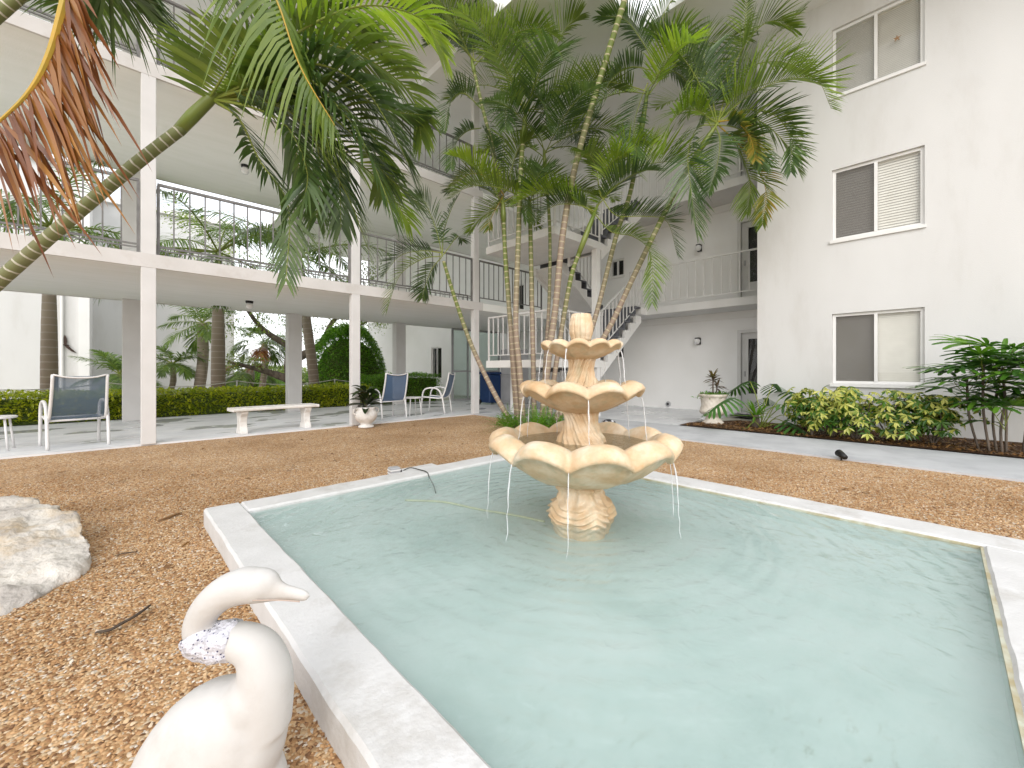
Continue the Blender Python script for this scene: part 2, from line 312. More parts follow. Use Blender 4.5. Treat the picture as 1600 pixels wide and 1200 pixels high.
def water_mat(name, tint, fc=None, scale=9., strength=.25, turbid=None):
    m, t, out, N, L = material(name)
    g = N('ShaderNodeNewGeometry'); tr = N('ShaderNodeBsdfTransparent'); tr.inputs[0].default_value = c4(tint); gl = N('ShaderNodeBsdfGlossy', i_Roughness=.03)
    n1 = N('ShaderNodeTexNoise', i_Scale=scale, i_Detail=4, i_Distortion=.6); L(g.outputs['Position'], n1.inputs['Vector'])
    h = n1.outputs['Fac']
    if fc:
        sub = N('ShaderNodeVectorMath', operation='SUBTRACT'); sub.inputs[1].default_value = (fc[0], fc[1], 0); L(g.outputs['Position'], sub.inputs[0])
        wv = N('ShaderNodeTexWave', wave_type='RINGS', rings_direction='Z', i_Scale=3.4, i_Distortion=2.2, i_Detail=2.); wv.inputs['Detail Scale'].default_value = 2.5
        L(sub.outputs[0], wv.inputs['Vector'])
        mm = N('ShaderNodeMath', operation='MULTIPLY_ADD'); mm.inputs[1].default_value = .22; L(wv.outputs['Fac'], mm.inputs[0]); L(n1.outputs['Fac'], mm.inputs[2]); h = mm.outputs[0]
    b = N('ShaderNodeBump', i_Strength=strength, i_Distance=.05); L(h, b.inputs['Height']); L(b.outputs[0], gl.inputs['Normal'])
    fo = schlick(N, L, b.outputs[0], .025)
    body = tr.outputs[0]
    if turbid:
        df = N('ShaderNodeBsdfDiffuse'); df.inputs[0].default_value = c4(turbid[1]); mt = N('ShaderNodeMixShader'); mt.inputs[0].default_value = turbid[0]
        L(tr.outputs[0], mt.inputs[1]); L(df.outputs[0], mt.inputs[2]); body = mt.outputs[0]
    mxs = N('ShaderNodeMixShader'); L(fo, mxs.inputs[0]); L(body, mxs.inputs[1]); L(gl.outputs[0], mxs.inputs[2]); L(mxs.outputs[0], out.inputs['Surface']); return m
FC = at(908, 600, 2.82); FX, FY = FC.x, FC.y
M['water'] = water_mat('pool_water', (.95, .98, .975), (FX, FY), 9., .32, (.22, (.53, .635, .61)))
M['bowlwater'] = water_mat('bowl_water', (.75, .72, .62), None, 22., .5, (.25, (.33, .30, .20)))
M['stream'] = mesh_cloth('falling_water', (.86, .88, .90), .5)
def stone_mat():
    m, t, out, N, L = material('cream_orange_cast_stone')
    g = N('ShaderNodeNewGeometry'); p = N('ShaderNodeBsdfPrincipled', i_Roughness=.6); p.inputs['Specular IOR Level'].default_value = .3
    n1 = N('ShaderNodeTexNoise', i_Scale=5.5, i_Detail=7, i_Roughness=.6); L(g.outputs['Position'], n1.inputs['Vector'])
    r = ramp(N, [(.3, (.52, .34, .18)), (.5, (.64, .48, .31)), (.68, (.74, .64, .50))]); L(n1.outputs['Fac'], r.inputs['Fac'])
    mp = N('ShaderNodeMapping'); mp.inputs['Scale'].default_value = (14, 14, 2.); L(g.outputs['Position'], mp.inputs['Vector'])
    n2 = N('ShaderNodeTexNoise', i_Scale=1., i_Detail=5); L(mp.outputs[0], n2.inputs['Vector'])
    r2 = ramp(N, [(.52, (0, 0, 0)), (.72, (.6, .6, .6))]); L(n2.outputs['Fac'], r2.inputs['Fac'])
    mm = N('ShaderNodeMix', data_type='RGBA'); L(r2.outputs['Color'], mm.inputs[0]); L(r.outputs['Color'], mm.inputs[6]); mm.inputs[7].default_value = (.43, .40, .27, 1)
    L(mm.outputs[2], p.inputs['Base Color'])
    n3 = N('ShaderNodeTexNoise', i_Scale=45., i_Detail=5); L(g.outputs['Position'], n3.inputs['Vector'])
    b = N('ShaderNodeBump', i_Strength=.3, i_Distance=.01); L(n3.outputs['Fac'], b.inputs['Height']); L(b.outputs[0], p.inputs['Normal'])
    L(p.outputs[0], out.inputs['Surface']); return m
M['stone'] = stone_mat()
def cloth_mat():
    m, t, out, N, L = material('white_speckled_cloth')
    g = N('ShaderNodeNewGeometry'); p = N('ShaderNodeBsdfPrincipled', i_Roughness=.8)
    v = N('ShaderNodeTexVoronoi', i_Scale=85.); L(g.outputs['Position'], v.inputs['Vector'])
    r = ramp(N, [(.15, (.05, .05, .12)), (.23, (.58, .58, .63))]); L(v.outputs['Distance'], r.inputs['Fac'])
    n = N('ShaderNodeTexNoise', i_Scale=28., i_Detail=3); L(g.outputs['Position'], n.inputs['Vector']); b = N('ShaderNodeBump', i_Strength=1., i_Distance=.03); L(n.outputs['Fac'], b.inputs['Height']); L(b.outputs[0], p.inputs['Normal'])
    L(r.outputs['Color'], p.inputs['Base Color']); L(p.outputs[0], out.inputs['Surface']); return m
M['bandana'] = cloth_mat()

M['stain'] = paint('waterline_stain', (.42, .36, .22), (.55, .56, .46), 14, .8, .2)
M['blindback'] = paint('blind_backing', (.60, .575, .52), (.56, .535, .48), 5, .6, 0)  # toned darker than the slats to draw shade lines in their gaps
# ================================================================== THE SETTING
Z2, Z3, ZR = 2.81, 5.62, 8.10
VF, VB = 8.08, 12.15            # front edge and back edge of the covered walkway
UP0, UP1 = 6.45, 8.0            # courtyard path
UW, UR, UB = 9.55, 11.5, 10.5   # right wall, recessed wall, balcony edge
PO = (.46, 3.80, -.46, 3.64)    # pool outer u0,u1,v0,v1
PI_ = (.68, 3.53, -.16, 3.39)   # pool inner
def sheet(name, rects, z, mat, kind='structure'):
    mb = MB()
    for (x0, x1, y0, y1) in rects: mb.add([(x0, y0, z), (x1, y0, z), (x1, y1, z), (x0, y1, z)], [(0, 1, 2, 3)])
    return tag(mb.build(name, mat), kind=kind)
def holed(x0, x1, y0, y1, h):
    return [(x0, h[0], y0, y1), (h[1], x1, y0, y1), (h[0], h[1], y0, h[2]), (h[0], h[1], h[3], y1)]
HOLE = (.56, 3.68, -.3, 3.5)
sheet('ground', holed(-300, 300, -300, 400, HOLE), -.03, M['lawn'])
sheet('gravel_court', holed(-9, UP0 + .02, -7, VF + .02, HOLE), 0, M['gravel'])
wk = MB(); wk.box(-12, UR, VF, VB + .28, -.1, .025); wk.box(UP1 + .005, UR, 3.62, VF - .002, -.1, .024)
tag(wk.build('walkway', M['concrete']), kind='structure')
pt = MB(); pt.box(UP0, UP1, -7, VF - .004, -.1, .022)
tag(pt.build('courtyard_path', M['pathcon']), kind='structure')
bedm = MB(); bedm.add([(UP1 + .01, -7, .03), (UW, -7, .05), (UW, 3.0, .05), (8.55, 3.61, .035), (UP1 + .08, 3.61, .028)], [(0, 1, 2, 3, 4)])
bed = tag(bedm.build('planting_bed', M['soil']), kind='structure')

# loose pebbles lying on the gravel court, near the viewer
def pebbles(n, region, smin, smax, name, keep):
    x = np.random.uniform(region[0], region[1], n); y = np.random.uniform(region[2], region[3], n)
    k = keep(x, y); x, y = x[k], y[k]; n = len(x)
    base = np.array([(1,0,0),(.31,.95,0),(-.81,.59,0),(-.81,-.59,0),(.31,-.95,0),(.6,.1,.75),(-.3,.55,.8),(-.35,-.5,.78)], np.float32)
    fc = np.array([(0,1,5),(1,6,5),(1,2,6),(2,3,6),(3,7,6),(3,4,7),(4,0,5),(4,5,7),(5,6,7)], np.int32)
    s = np.random.uniform(smin, smax, (n, 1)) * np.random.uniform(.65, 1.35, (n, 3)); s[:, 2] *= .72
    P = base[None] * s[:, None, :] * np.random.uniform(.8, 1.2, (n, 8, 1))
    a = np.random.uniform(0, 6.283, n); ca, sa = np.cos(a)[:, None], np.sin(a)[:, None]
    tx, ty = np.random.normal(0, .28, (2, n, 1))
    X = P[:, :, 0] * ca - P[:, :, 1] * sa; Y = P[:, :, 0] * sa + P[:, :, 1] * ca; Zz = P[:, :, 2] + X * tx + Y * ty
    V = np.stack([X + x[:, None], Y + y[:, None], Zz + np.random.uniform(-.002, .004, (n, 1))], -1).reshape(-1, 3)
    Fc = (fc[None] + (np.arange(n) * 8)[:, None, None]).reshape(-1, 3)
    return inst(name, npmesh(name, V, Fc, M['pebble'], True))
def keepn(x, y):
    d = x * CT + y * ST; l = x * ST - y * CT
    out = ~((x > PO[0]) & (x < PO[1]) & (y > PO[2]) & (y < PO[3]))
    return out & (d > .7) & (d < 4.6) & (np.abs(l / np.maximum(d, .1)) < 1.32) & (np.random.rand(len(x)) < np.clip((5.2 - d) / 2.2, .25, 1))
tag(pebbles(380000, (-3.2, 6.42, -1.2, 6.2), .0038, .007, 'gravel_stones', keepn), 'small tan and white river pebbles lying on the courtyard', 'gravel', kind='stuff')

# ================================================================== POOL
pool = empty('fountain_pool', (2.13, 1.6, 0), 0, 'shallow square pool with a white painted rim around the tiered fountain', 'pool')
def rel(o, p):
    o.location = Vector(o.location) - Vector(p.location); return o
u0, u1, v0, v1 = PO; a0, a1, b0, b1 = PI_
def cope(name, x0, x1, y0, y1):
    mb = MB(); nx = max(2, int((x1 - x0) / .12)); ny = max(2, int((y1 - y0) / .12))
    me = MB().box(x0, x1, y0, y1, -.16, .12).mesh(name, M['copepaint'], bevel=.013)
    bm = bmesh.new(); bm.from_mesh(me); ax = 0 if x1 - x0 > y1 - y0 else 1; n = int(max(x1 - x0, y1 - y0) / .045)
    lo, hi = (x0, x1) if ax == 0 else (y0, y1)
    for k in range(1, n):
        p = [0, 0, 0]; p[ax] = lo + (hi - lo) * k / n; nn = [0, 0, 0]; nn[ax] = 1
        bmesh.ops.bisect_plane(bm, geom=bm.verts[:] + bm.edges[:] + bm.faces[:], plane_co=p, plane_no=nn)
    for v in bm.verts:          # hand-trowelled edges: a few millimetres out of true
        q = v.co; e1 = mnoise.noise(q * 5) * .004 + mnoise.noise(q * 17) * .0022
        if q.z > .1: q.z += e1 * .8
        if lo + .03 < q[ax] < hi - .03: q[1 - ax] += mnoise.noise(q * 6 + Vector((5, 5, 5))) * .005 + mnoise.noise(q * 21) * .002
    bm.to_mesh(me); bm.free(); return rel(inst(name, me, pool), pool)
cope('coping', u0, a0, v0, v1); cope('coping', a1, u1, v0, v1)
cope('coping', a0 + .0005, a1 - .0005, b1, v1 - .002); cope('coping', a0 + .0005, a1 - .0005, v0 + .002, b0)
bs = MB(); e = .012
bs.add([(a0, b0, .012), (a1, b0, .012), (a1, b1, .012), (a0, b1, .012)], [(0, 1, 2, 3)])
zt = .09
for (xa, xb, ya, yb) in ((a0, a0 + e, b0, b1), (a1 - e, a1, b0, b1), (a0 + e, a1 - e, b0, b0 + e), (a0 + e, a1 - e, b1 - e, b1)):
    bs.box(xa + (.001 if xa == a0 else 0), xb - (.001 if xb == a1 else 0), ya + (.001 if ya == b0 else 0), yb - (.001 if yb == b1 else 0), .0125, zt)
rel(bs.build('basin', M['basin'], pool), pool)
for (xa, xb, ya, yb) in ((a1 - .012, a1 + .004, b0 + .005, b1 - .005), (a0 + .005, a1 - .005, b0 - .004, b0 + .012)):
    rel(MB().box(xa, xb, ya, yb, .091, .108).build('waterline_stain', M['stain'], pool), pool)
cb = MB().box(2.05, 2.46, v1 - .01, v1 + .16, -.05, .108).build('coping_block', M['copepaint'], pool, bevel=.01); rel(cb, pool)
# water surface: gentle waves in real geometry
nx, ny = 150, 180
gx, gy = np.meshgrid(np.linspace(a0 + .004, a1 - .004, nx), np.linspace(b0 + .004, b1 - .004, ny), indexing='ij')
rr = np.hypot(gx - FX, gy - FY)
gz = .098 + .0016 * np.sin(rr * 34 + np.sin(gx * 5) * .9) * np.exp(-np.abs(rr - .6) * .7)
for k in range(14):
    th_, fr_, ph_ = np.random.uniform(0, 6.28), np.random.uniform(6, 30), np.random.uniform(0, 6.28)
    gz += .0085 / fr_ * np.sin(fr_ * (gx * np.cos(th_) + gy * np.sin(th_)) + ph_)
ii = np.arange((nx - 1) * (ny - 1)); i0 = (ii // (ny - 1)) * ny + ii % (ny - 1)
wo_ = inst('water', npmesh('water', np.stack([gx, gy, gz], -1).reshape(-1, 3), np.stack([i0, i0 + ny, i0 + ny + 1, i0 + 1], -1), M['water'], True))
tag(wo_, kind='structure')

# ================================================================== FOUNTAIN
ft = empty('tiered_fountain', (FX, FY, 0), 0, 'three tier scalloped cast stone fountain standing in the pool', 'fountain')
def lobes(n, ph, aR, aZ, wts):
    def f(i, r, z, t):
        b = abs(math.sin(n * (t + ph) / 2)) ** .75
        wt = wts[i]
        return r + aR * wt * (b - .62), z + aZ * wt * (b - .62)
    return f
def bowl(prof, n, ph, aR, aZ):
    wts = [p[2] for p in prof]; mb = MB(); mb.lathe([(p[0], p[1]) for p in prof], 192, mod=lobes(n, ph, aR, aZ, wts))
    return mb.build('bowl', M['stone'], ft, smooth=True)
bowl([(.13,.335,0),(.2,.345,.05),(.32,.385,.2),(.43,.445,.35),(.52,.52,.55),(.575,.578,.85),(.598,.572,1),(.622,.578,1.05),(.628,.600,1.05),(.612,.630,1),(.575,.655,.9),(.53,.672,.8),(.495,.668,.7),(.47,.640,.5),(.43,.60,.3),(.34,.52,.1),(.2,.46,0),(.1,.45,0)], 10, .1, .05, .078)
bowl([(.10,.815,0),(.16,.83,.05),(.24,.868,.2),(.32,.915,.45),(.372,.955,.85),(.392,.950,1),(.408,.957,1.05),(.412,.972,1.05),(.396,.995,1),(.365,1.012,.9),(.335,1.018,.75),(.31,1.005,.6),(.28,.975,.3),(.2,.92,.1),(.08,.90,0)], 9, .3, .036, .056)
bowl([(.075,1.172,0),(.11,1.18,.05),(.165,1.203,.2),(.215,1.232,.5),(.248,1.258,.9),(.262,1.256,1),(.272,1.262,1.05),(.270,1.274,1.05),(.255,1.288,.95),(.23,1.294,.8),(.205,1.288,.6),(.18,1.265,.3),(.1,1.24,0),(.05,1.24,0)], 11, .0, .022, .033)
for r_, z_ in ((.455, .618), (.298, .992), (.19, 1.274)):
    mb = MB(); mb.lathe([(.02, z_), (r_ * .5, z_ + .001), (r_, z_)], 64, close=False); mb.add([(.02*math.cos(k/10*6.2832), .02*math.sin(k/10*6.2832), z_) for k in range(10)], [tuple(range(10))])
    mb.build('bowl_water', M['bowlwater'], ft, smooth=True)
def stem(name, prof, fn, n=160):
    mb = MB(); mb.lathe(prof, n, mod=fn); return mb.build(name, M['stone'], ft, smooth=True)
def fine(prof, k):
    out = []
    for (r0, z0), (r1, z1) in zip(prof[:-1], prof[1:]):
        for i in range(k):
            t = i / k; t2 = t * t * (3 - 2 * t); out.append((r0 + (r1 - r0) * t2, z0 + (z1 - z0) * t))
    return out + [prof[-1]]
def f_base(i, r, z, t):       # four long-necked birds with folded ribbed wings
    q = (z - .02) / .33; wing = math.exp(-((q - .38) / .27) ** 2); neck = max(0, q - .45)
    c = math.cos(4 * (t + .5)); g_ = .020 * wing * math.sin(z * 150 + 3.2 * abs(math.sin(2 * (t + .5))) * 3)
    rib = -.016 * neck * 3 * abs(math.sin(4 * (t + .5) * 1.5)) + .05 * neck * max(0, c) ** 3
    return r * (1 + .05 * c * wing) + g_ * (.35 + .65 * (1 - abs(c))) - .02 * max(0, -c) ** 4 + rib, z
stem('base', fine([(.185, .01), (.19, .05), (.206, .092), (.22, .14), (.208, .20), (.165, .25), (.145, .29), (.165, .32), (.15, .345)], 9), f_base, 200)
def f_stem(tw, n, dep):
    def f(i, r, z, t):
        a = t + tw * z
        s = abs(math.sin(n * a / 2)) ** .8
        return r * (1 - dep + dep * s) + .006 * math.sin(3 * n * a + z * 20), z
    return f
stem('stem', fine([(.175, .44), (.172, .60), (.158, .64), (.128, .70), (.112, .76), (.118, .80), (.126, .822)], 8), f_stem(3.2, 8, .16))
stem('stem', fine([(.125, .89), (.122, .985), (.112, 1.02), (.092, 1.07), (.082, 1.11), (.086, 1.15), (.094, 1.178)], 8), f_stem(-5, 7, .17))
def f_fin(i, r, z, t):
    q = max(0, (z - 1.30) / .19); s = abs(math.sin(6 * t)) ** .6
    return r * (.86 + .14 * s) + .006 * q * math.cos(12 * t), z + (.018 * s * q ** 4)
stem('finial', fine([(.055, 1.235), (.058, 1.295), (.07, 1.315), (.082, 1.36), (.084, 1.40), (.075, 1.445), (.066, 1.472), (.045, 1.475), (.02, 1.462)], 6), f_fin, 144)
def stream(p, r0, r1, zb, jitter=.006):
    # ballistic thread of water leaving a lip valley
    x, y, z = p; n = math.hypot(x, y); dx, dy = x / n, y / n; pts = []; rad = []
    for k in range(10):
        q = k / 9; h = (z - zb) * q; s = .06 * math.sqrt(max(h, 0))
        pts.append((x + dx * s + random.uniform(-1, 1) * jitter * q, y + dy * s + random.uniform(-1, 1) * jitter * q, z - h)); rad.append((r0 * (1 - q) + r1 * q) * random.uniform(.5, 1.3))
    MB().tube(pts, rad, 5).build('water_stream', M['stream'], ft, smooth=True)
for n, ph, r_, zl, zb in ((11, .0, .262, 1.236, .98), (9, .3, .393, .925, .61), (10, .1, .60, .545, .1)):
    for k in range(n):
        t = 2 * math.pi * k / n - ph
        if random.random() < (.72 if n != 10 else .5): stream((r_ * math.cos(t), r_ * math.sin(t), zl), .0045, .0025, zb)

# ================================================================== BUILDINGS
def wall_v(mb, u_a, u_b, v_a, v_b, z_a, z_b, opens):
    """wall slab between u_a and u_b running along v, with rectangular openings (v0,v1,z0,z1)"""
    vs = sorted({v_a, v_b, *[o[0] for o in opens], *[o[1] for o in opens]}); zs = sorted({z_a, z_b, *[o[2] for o in opens], *[o[3] for o in opens]})
    for i in range(len(vs) - 1):
        run = None
        for j in range(len(zs) - 1):
            cv, cz = (vs[i] + vs[i+1]) / 2, (zs[j] + zs[j+1]) / 2
            solid = not any(o[0] < cv < o[1] and o[2] < cz < o[3] for o in opens)
            if solid: run = (run[0], zs[j+1]) if run else (zs[j], zs[j+1])
            if (not solid or j == len(zs) - 2) and run:
                mb.box(u_a, u_b, vs[i], vs[i+1], run[0], run[1]); run = None
_bal = {}
def railing(parent, p0, p1, z0, z1, h, mat, gap, spacing=.19, post=True, lift=.13, pins=False):
    """one railing run from p0 to p1 (u,v); floor height z0 -> z1; rail part with bottom rail and balusters as sub-parts"""
    a, b = Vector((*p0, z0)), Vector((*p1, z1)); L_ = (b.xy - a.xy).length; T = (b - a)
    key = (round(h - lift, 3), mat.name)
    if key not in _bal: _bal[key] = MB().box(*((-.011, .011) if mat is M['railw'] else (-.009, .009)) * 2, 0, h - lift).mesh('baluster', mat)
    up = Vector((0, 0, 1)); side = Vector((-T.y, T.x, 0)).normalized()
    def bar(q0, q1, wd, ht):
        mb = MB(); vs = []
        for q in (q0, q1):
            for sx, sz in ((-1, -1), (1, -1), (1, 1), (-1, 1)): vs.append(q + side * sx * wd / 2 + up * sz * ht / 2)
        mb.add(vs, [(3, 2, 1, 0), (4, 5, 6, 7), (0, 1, 5, 4), (1, 2, 6, 5), (2, 3, 7, 6), (3, 0, 4, 7)]); return mb
    top = bar(a + up * h, b + up * h, .045, .035).build('railing', mat, parent)
    inst('bottom_rail', bar(a + up * lift, b + up * lift, .025, .022).mesh('bottom_rail', mat), top)
    if pins: inst('bottom_rail', bar(a + up * (lift - .045), b + up * (lift - .045), .022, .018).mesh('bottom_rail', mat), top)
    n = max(2, round(L_ / spacing))
    for k in range(1, n):
        p = a + T * (k / n); inst('baluster', _bal[key], top, p + up * (lift + .008))
    if pins:
        pk = ('pin', mat.name)
        if pk not in _bal: _bal[pk] = MB().box(-.005, .005, -.005, .005, 0, lift - .05).mesh('rail_pin', mat)
        for k in range(1, n): inst('rail_pin', _bal[pk], top, a + T * ((k - .5) / n))
    pm = ('post', round(h, 2), mat.name)
    if pm not in _bal: _bal[pm] = MB().box(-.018, .018, -.018, .018, 0, h - .02).mesh('rail_post', mat)
    if post:
        for q in (.004, .996): inst('rail_post', _bal[pm], top, a + T * q)
    return top

# ---- the open walkway block on the left
lb = empty('walkway_building', (3, 10.1, 0), 0, 'three storey open walkway block on slender white columns with grey railings', 'building')
def lpart(mb, name, mat, bevel=0): return rel(mb.build(name, mat, lb, bevel=bevel), lb)
for z in (Z2, Z3):
    lpart(MB().box(-9, UR - .002, VF + .004, VB + .12, z - .19, z - .004), 'floor_slab', M['soffit'])
    lpart(MB().box(-9, 6.72, VF - .04, VF + .002, z - .20, z), 'fascia', M['fascia'])
    lpart(MB().box(-9, UR - .004, VB + .122, VB + .16, z - .20, z), 'fascia', M['fascia'])
fc_, bc_ = [-2.68, .37, 3.46, 6.52], [-2.75, .3, 3.5, 6.62]
for (za, zb) in ((.02, Z2 - .19), (Z2 - .004, Z3 - .19), (Z3 - .004, ZR - .0)):
    m1 = MB().box(-.085, .085, -.065, .065, za, zb).mesh('column', M['colpaint'], bevel=.006)
    m2 = MB().box(-.17, .17, -.13, .13, za, zb).mesh('column', M['colpaint'], bevel=.008)
    for u in fc_: rel(inst('column', m1, lb, (u, VF + .03, 0)), lb)
    for u in bc_: rel(inst('column', m2, lb, (u, VB - .03, 0)), lb)
def lrail(*a, **k):
    o = railing(lb, *a, **k); return rel(o, lb)
for z in (Z2, Z3):
    us = [-5.6] + fc_
    for i in range(len(us) - 1):
        lrail((us[i] + .1, VF + .03), (us[i+1] - .1, VF + .03), z, z, 1.06, M['rail'], .1, pins=True)
    us = [-5.6] + bc_ + [9.6]
    for i in range(len(us) - 1):
        if z == Z2 or i > 3: lrail((us[i] + .18, VB), (us[i+1] - .18, VB), z, z, 1.06, M['rail'], .1, .2, pins=True)
    lrail((6.64, VF + .03), (9.0, VF + .03), z, z, 1.06, M['rail'], .1, .17)
# glazed screen at the back of the ground floor
gs = empty('glass_screen', (9.35, VB - .1, .025), 0, 'aluminium framed frosted glass screen at the back of the covered walkway', 'screen')
for (x0, x1, z0, z1) in ((-.72, -.65, 0, 2.58), (-.03, .02, 0, 2.58), (1.5, 1.56, 0, 2.58), (-.65, -.03, 1.02, 1.08), (.02, 1.5, 1.02, 1.08), (-.65, -.03, 2.52, 2.58), (.02, 1.5, 2.52, 2.58), (-.65, -.03, 0, .06), (.02, 1.5, 0, .06)):
    MB().box(x0, x1, -.03, .03, z0, z1).build('frame', M['greycab'], gs)
for (x0, x1) in ((-.65, -.03), (.02, 1.5)):
    for (z0, z1) in ((.06, 1.02), (1.08, 2.52)): MB().box(x0, x1, -.005, .005, z0, z1).build('glass_pane', M['glassd'], gs)

# ---- the apartment block on the right
rb = empty('apartment_building', (11, 3, 0), 0, 'white stucco apartment block with sliding windows, recessed balconies and screen doors', 'building')
def rpart(mb, name, mat, bevel=0, parent=None): return rel(mb.build(name, mat, rb, bevel=bevel), rb)
WV = (.20, 1.41); WZ = [(.86, 2.14), (3.49, 4.79), (6.14, 7.38)]
VC = 2.64
mb = MB(); wall_v(mb, UW, UW + .25, -9, VC, -.05, ZR + .1, [(WV[0], WV[1], a, b) for a, b in WZ]); mb.box(UW + .25, UR + .3, VC - .25, VC, -.05, ZR + .1)
rpart(mb, 'wall', M['stucco'])
rpart(MB().box(UW - 1.95, 15, -9, 4.2, ZR - .16, ZR + .12).box(5.3, 15, 4.201, 25, ZR - .16, ZR + .12), 'roof', M['stucco2'])
lpart(MB().box(-9, 5.298, 5.9, VB + .3, ZR + .003, ZR + .12), 'roof', M['stucco2'])
rw_open = [(6.9, 7.4, 1.48, 2.02), (6.9, 7.4, 4.08, 4.63), (11.3, 11.95, 2.9, 4.5), (16.9, 17.8, .7, 2.25), (20.4, 21.2, .7, 2.25)]
rw_open += [(2.72, 3.60, z + .02, z + 2.10) for z in (0, Z2, Z3)]
mb = MB(); wall_v(mb, UR, UR + .2, VC, 25, -.05, ZR + .02, rw_open); mb.box(UR + .2, 15, 24.8, 25, -.05, ZR)
rpart(mb, 'wall', M['stucco2'])
rpart(MB().box(UR + .9, UR + .95, VC, 24, -.05, ZR - .2), 'window_backing', M['dark'])  # dark sheet standing in for the unlit rooms behind the windows
for z in (Z2, Z3):
    rpart(MB().box(UB, UR, VC + .002, VF - .002, z - .19, z), 'balcony_slab', M['stucco'])
for z in (0, Z2, Z3):
    rpart(MB().box(UR - .018, UR - .001, VC + .01, 8.0, z + 2.42, z + 2.45), 'wall_trim', M['trim'])
def pane(u, va, vb, za, zb):
    m_ = MB(); m_.add([(u, va, za), (u, vb, za), (u, vb, zb), (u, va, zb)], [(0, 1, 2, 3)]); return m_
def window(v0, v1, z0, z1, wu, style, name='window'):
    """sliding window set back in the wall; v0 is the end nearer the viewer's right"""
    f0, f1 = wu + .05, wu + .10; t = .05; vm = (v0 + v1) / 2 + .0
    mb = MB(); mb.box(f0, f1, v0 + .002, v0 + t, z0 + .002, z1 - .002); mb.box(f0, f1, v1 - t, v1 - .002, z0 + .002, z1 - .002); mb.box(f0, f1, v0 + t, v1 - t, z1 - t, z1 - .002); mb.box(f0, f1, v0 + t, v1 - t, z0 + .002, z0 + t)
    wn_ = rel(mb.build(name, M['trim'], rb), rb)
    def sub(m2, nm, mat): return inst(nm, m2.mesh(nm, mat), wn_, (0, 0, 0))
    sub(MB().box(f0 - .012, f1 - .002, vm - .022, vm + .022, z0 + t, z1 - t), 'mullion', M['trim'])
    sub(pane(f0 + .024, v0 + t, vm - .022, z0 + t, z1 - t), 'glass_pane', M['glass'])
    sub(pane(f0 + .024, vm + .022, v1 - t, z0 + t, z1 - t), 'glass_pane', M['glass'])
    if style in ('blind', 'fine'):
        sub(pane(f0 + .007, vm + .022, v1 - t, z0 + t, z1 - t), 'insect_screen', M['screen'] if z0 < 5 else M['screen2'])
        n = int((z1 - z0 - .08) / (.046 if style == 'blind' else .03)); m3 = MB(); pitch = (z1 - z0 - .09) / n
        for k in range(n):
            z = z0 + .04 + (k + .5) * pitch; hgt = pitch * (.47 if style == 'blind' else .52)
            m3.add([(f1 + .02, v0 + .02, z - hgt), (f1 + .02, v1 - .02, z - hgt), (f1 + .036, v1 - .02, z + hgt), (f1 + .036, v0 + .02, z + hgt)], [(0, 1, 2, 3)])
        tag(sub(m3, 'blind', M['blind']), kind='stuff')
        sub(MB().box(f1 + .015, f1 + .045, v0 + .015, v1 - .015, z1 - .05, z1 - .003), 'blind_headrail', M['blind'])
        sub(MB().box(wu + .243, wu + .249, v0, v1, z0, z1), 'window_backing', M['blindback'])
    sub(MB().box(wu - .035, wu + .068, v0 - .02, v1 + .03, z0 - .055, z0 - .001), 'sill', M['trim'])
    return wn_
for (a, b), st in zip(WZ, ('fine', 'blind', 'fine')): window(WV[0], WV[1], a, b, UW, st)
for o in rw_open[:5]: window(o[0], o[1], o[2], o[3], UR - .02 + .02, 'plain')
for z in (0, Z2, Z3):
    v0, v1, z0, z1 = 2.72, 3.60, z + .02, z + 2.10
    mb = MB(); mb.box(UR - .03, UR + .05, v1 - .05, v1 + .03, z0, z1 + .03); mb.box(UR - .03, UR + .05, v0, v1 - .05, z1 - .05, z1 + .03); mb.box(UR - .03, UR + .05, v0 - .03, v0 + .05, z0, z1 - .05)
    mb.box(UR + .06, UR + .09, v0 + .05, v0 + .17, z0, z1 - .05); mb.box(UR + .06, UR + .09, v1 - .2, v1 - .05, z0, z1 - .05); mb.box(UR + .06, UR + .09, v0 + .17, v1 - .2, z1 - .2, z1 - .05); mb.box(UR + .06, UR + .09, v0 + .17, v1 - .2, z0, z0 + .5)
    d = rel(mb.build('screen_door', M['doorpaint'], rb), rb)
    inst('door_glass', pane(UR + .072, v0 + .17, v1 - .2, z0 + .5, z1 - .2).mesh('door_glass', M['glass']), d)
    inst('door_panel', MB().box(UR + .13, UR + .16, v0, v1, z0, z1).mesh('door_panel', M['dark']), d)
    inst('handle', MB().box(UR + .03, UR + .06, v1 - .14, v1 - .11, z0 + .93, z0 + 1.06).mesh('handle', M['greycab']), d)
for z in (Z2, Z3):
    o = railing(rb, (UB + .04, 6.15), (UB + .04, VC + .03), z, z, 1.06, M['railw'], .1, .2); rel(o, rb)

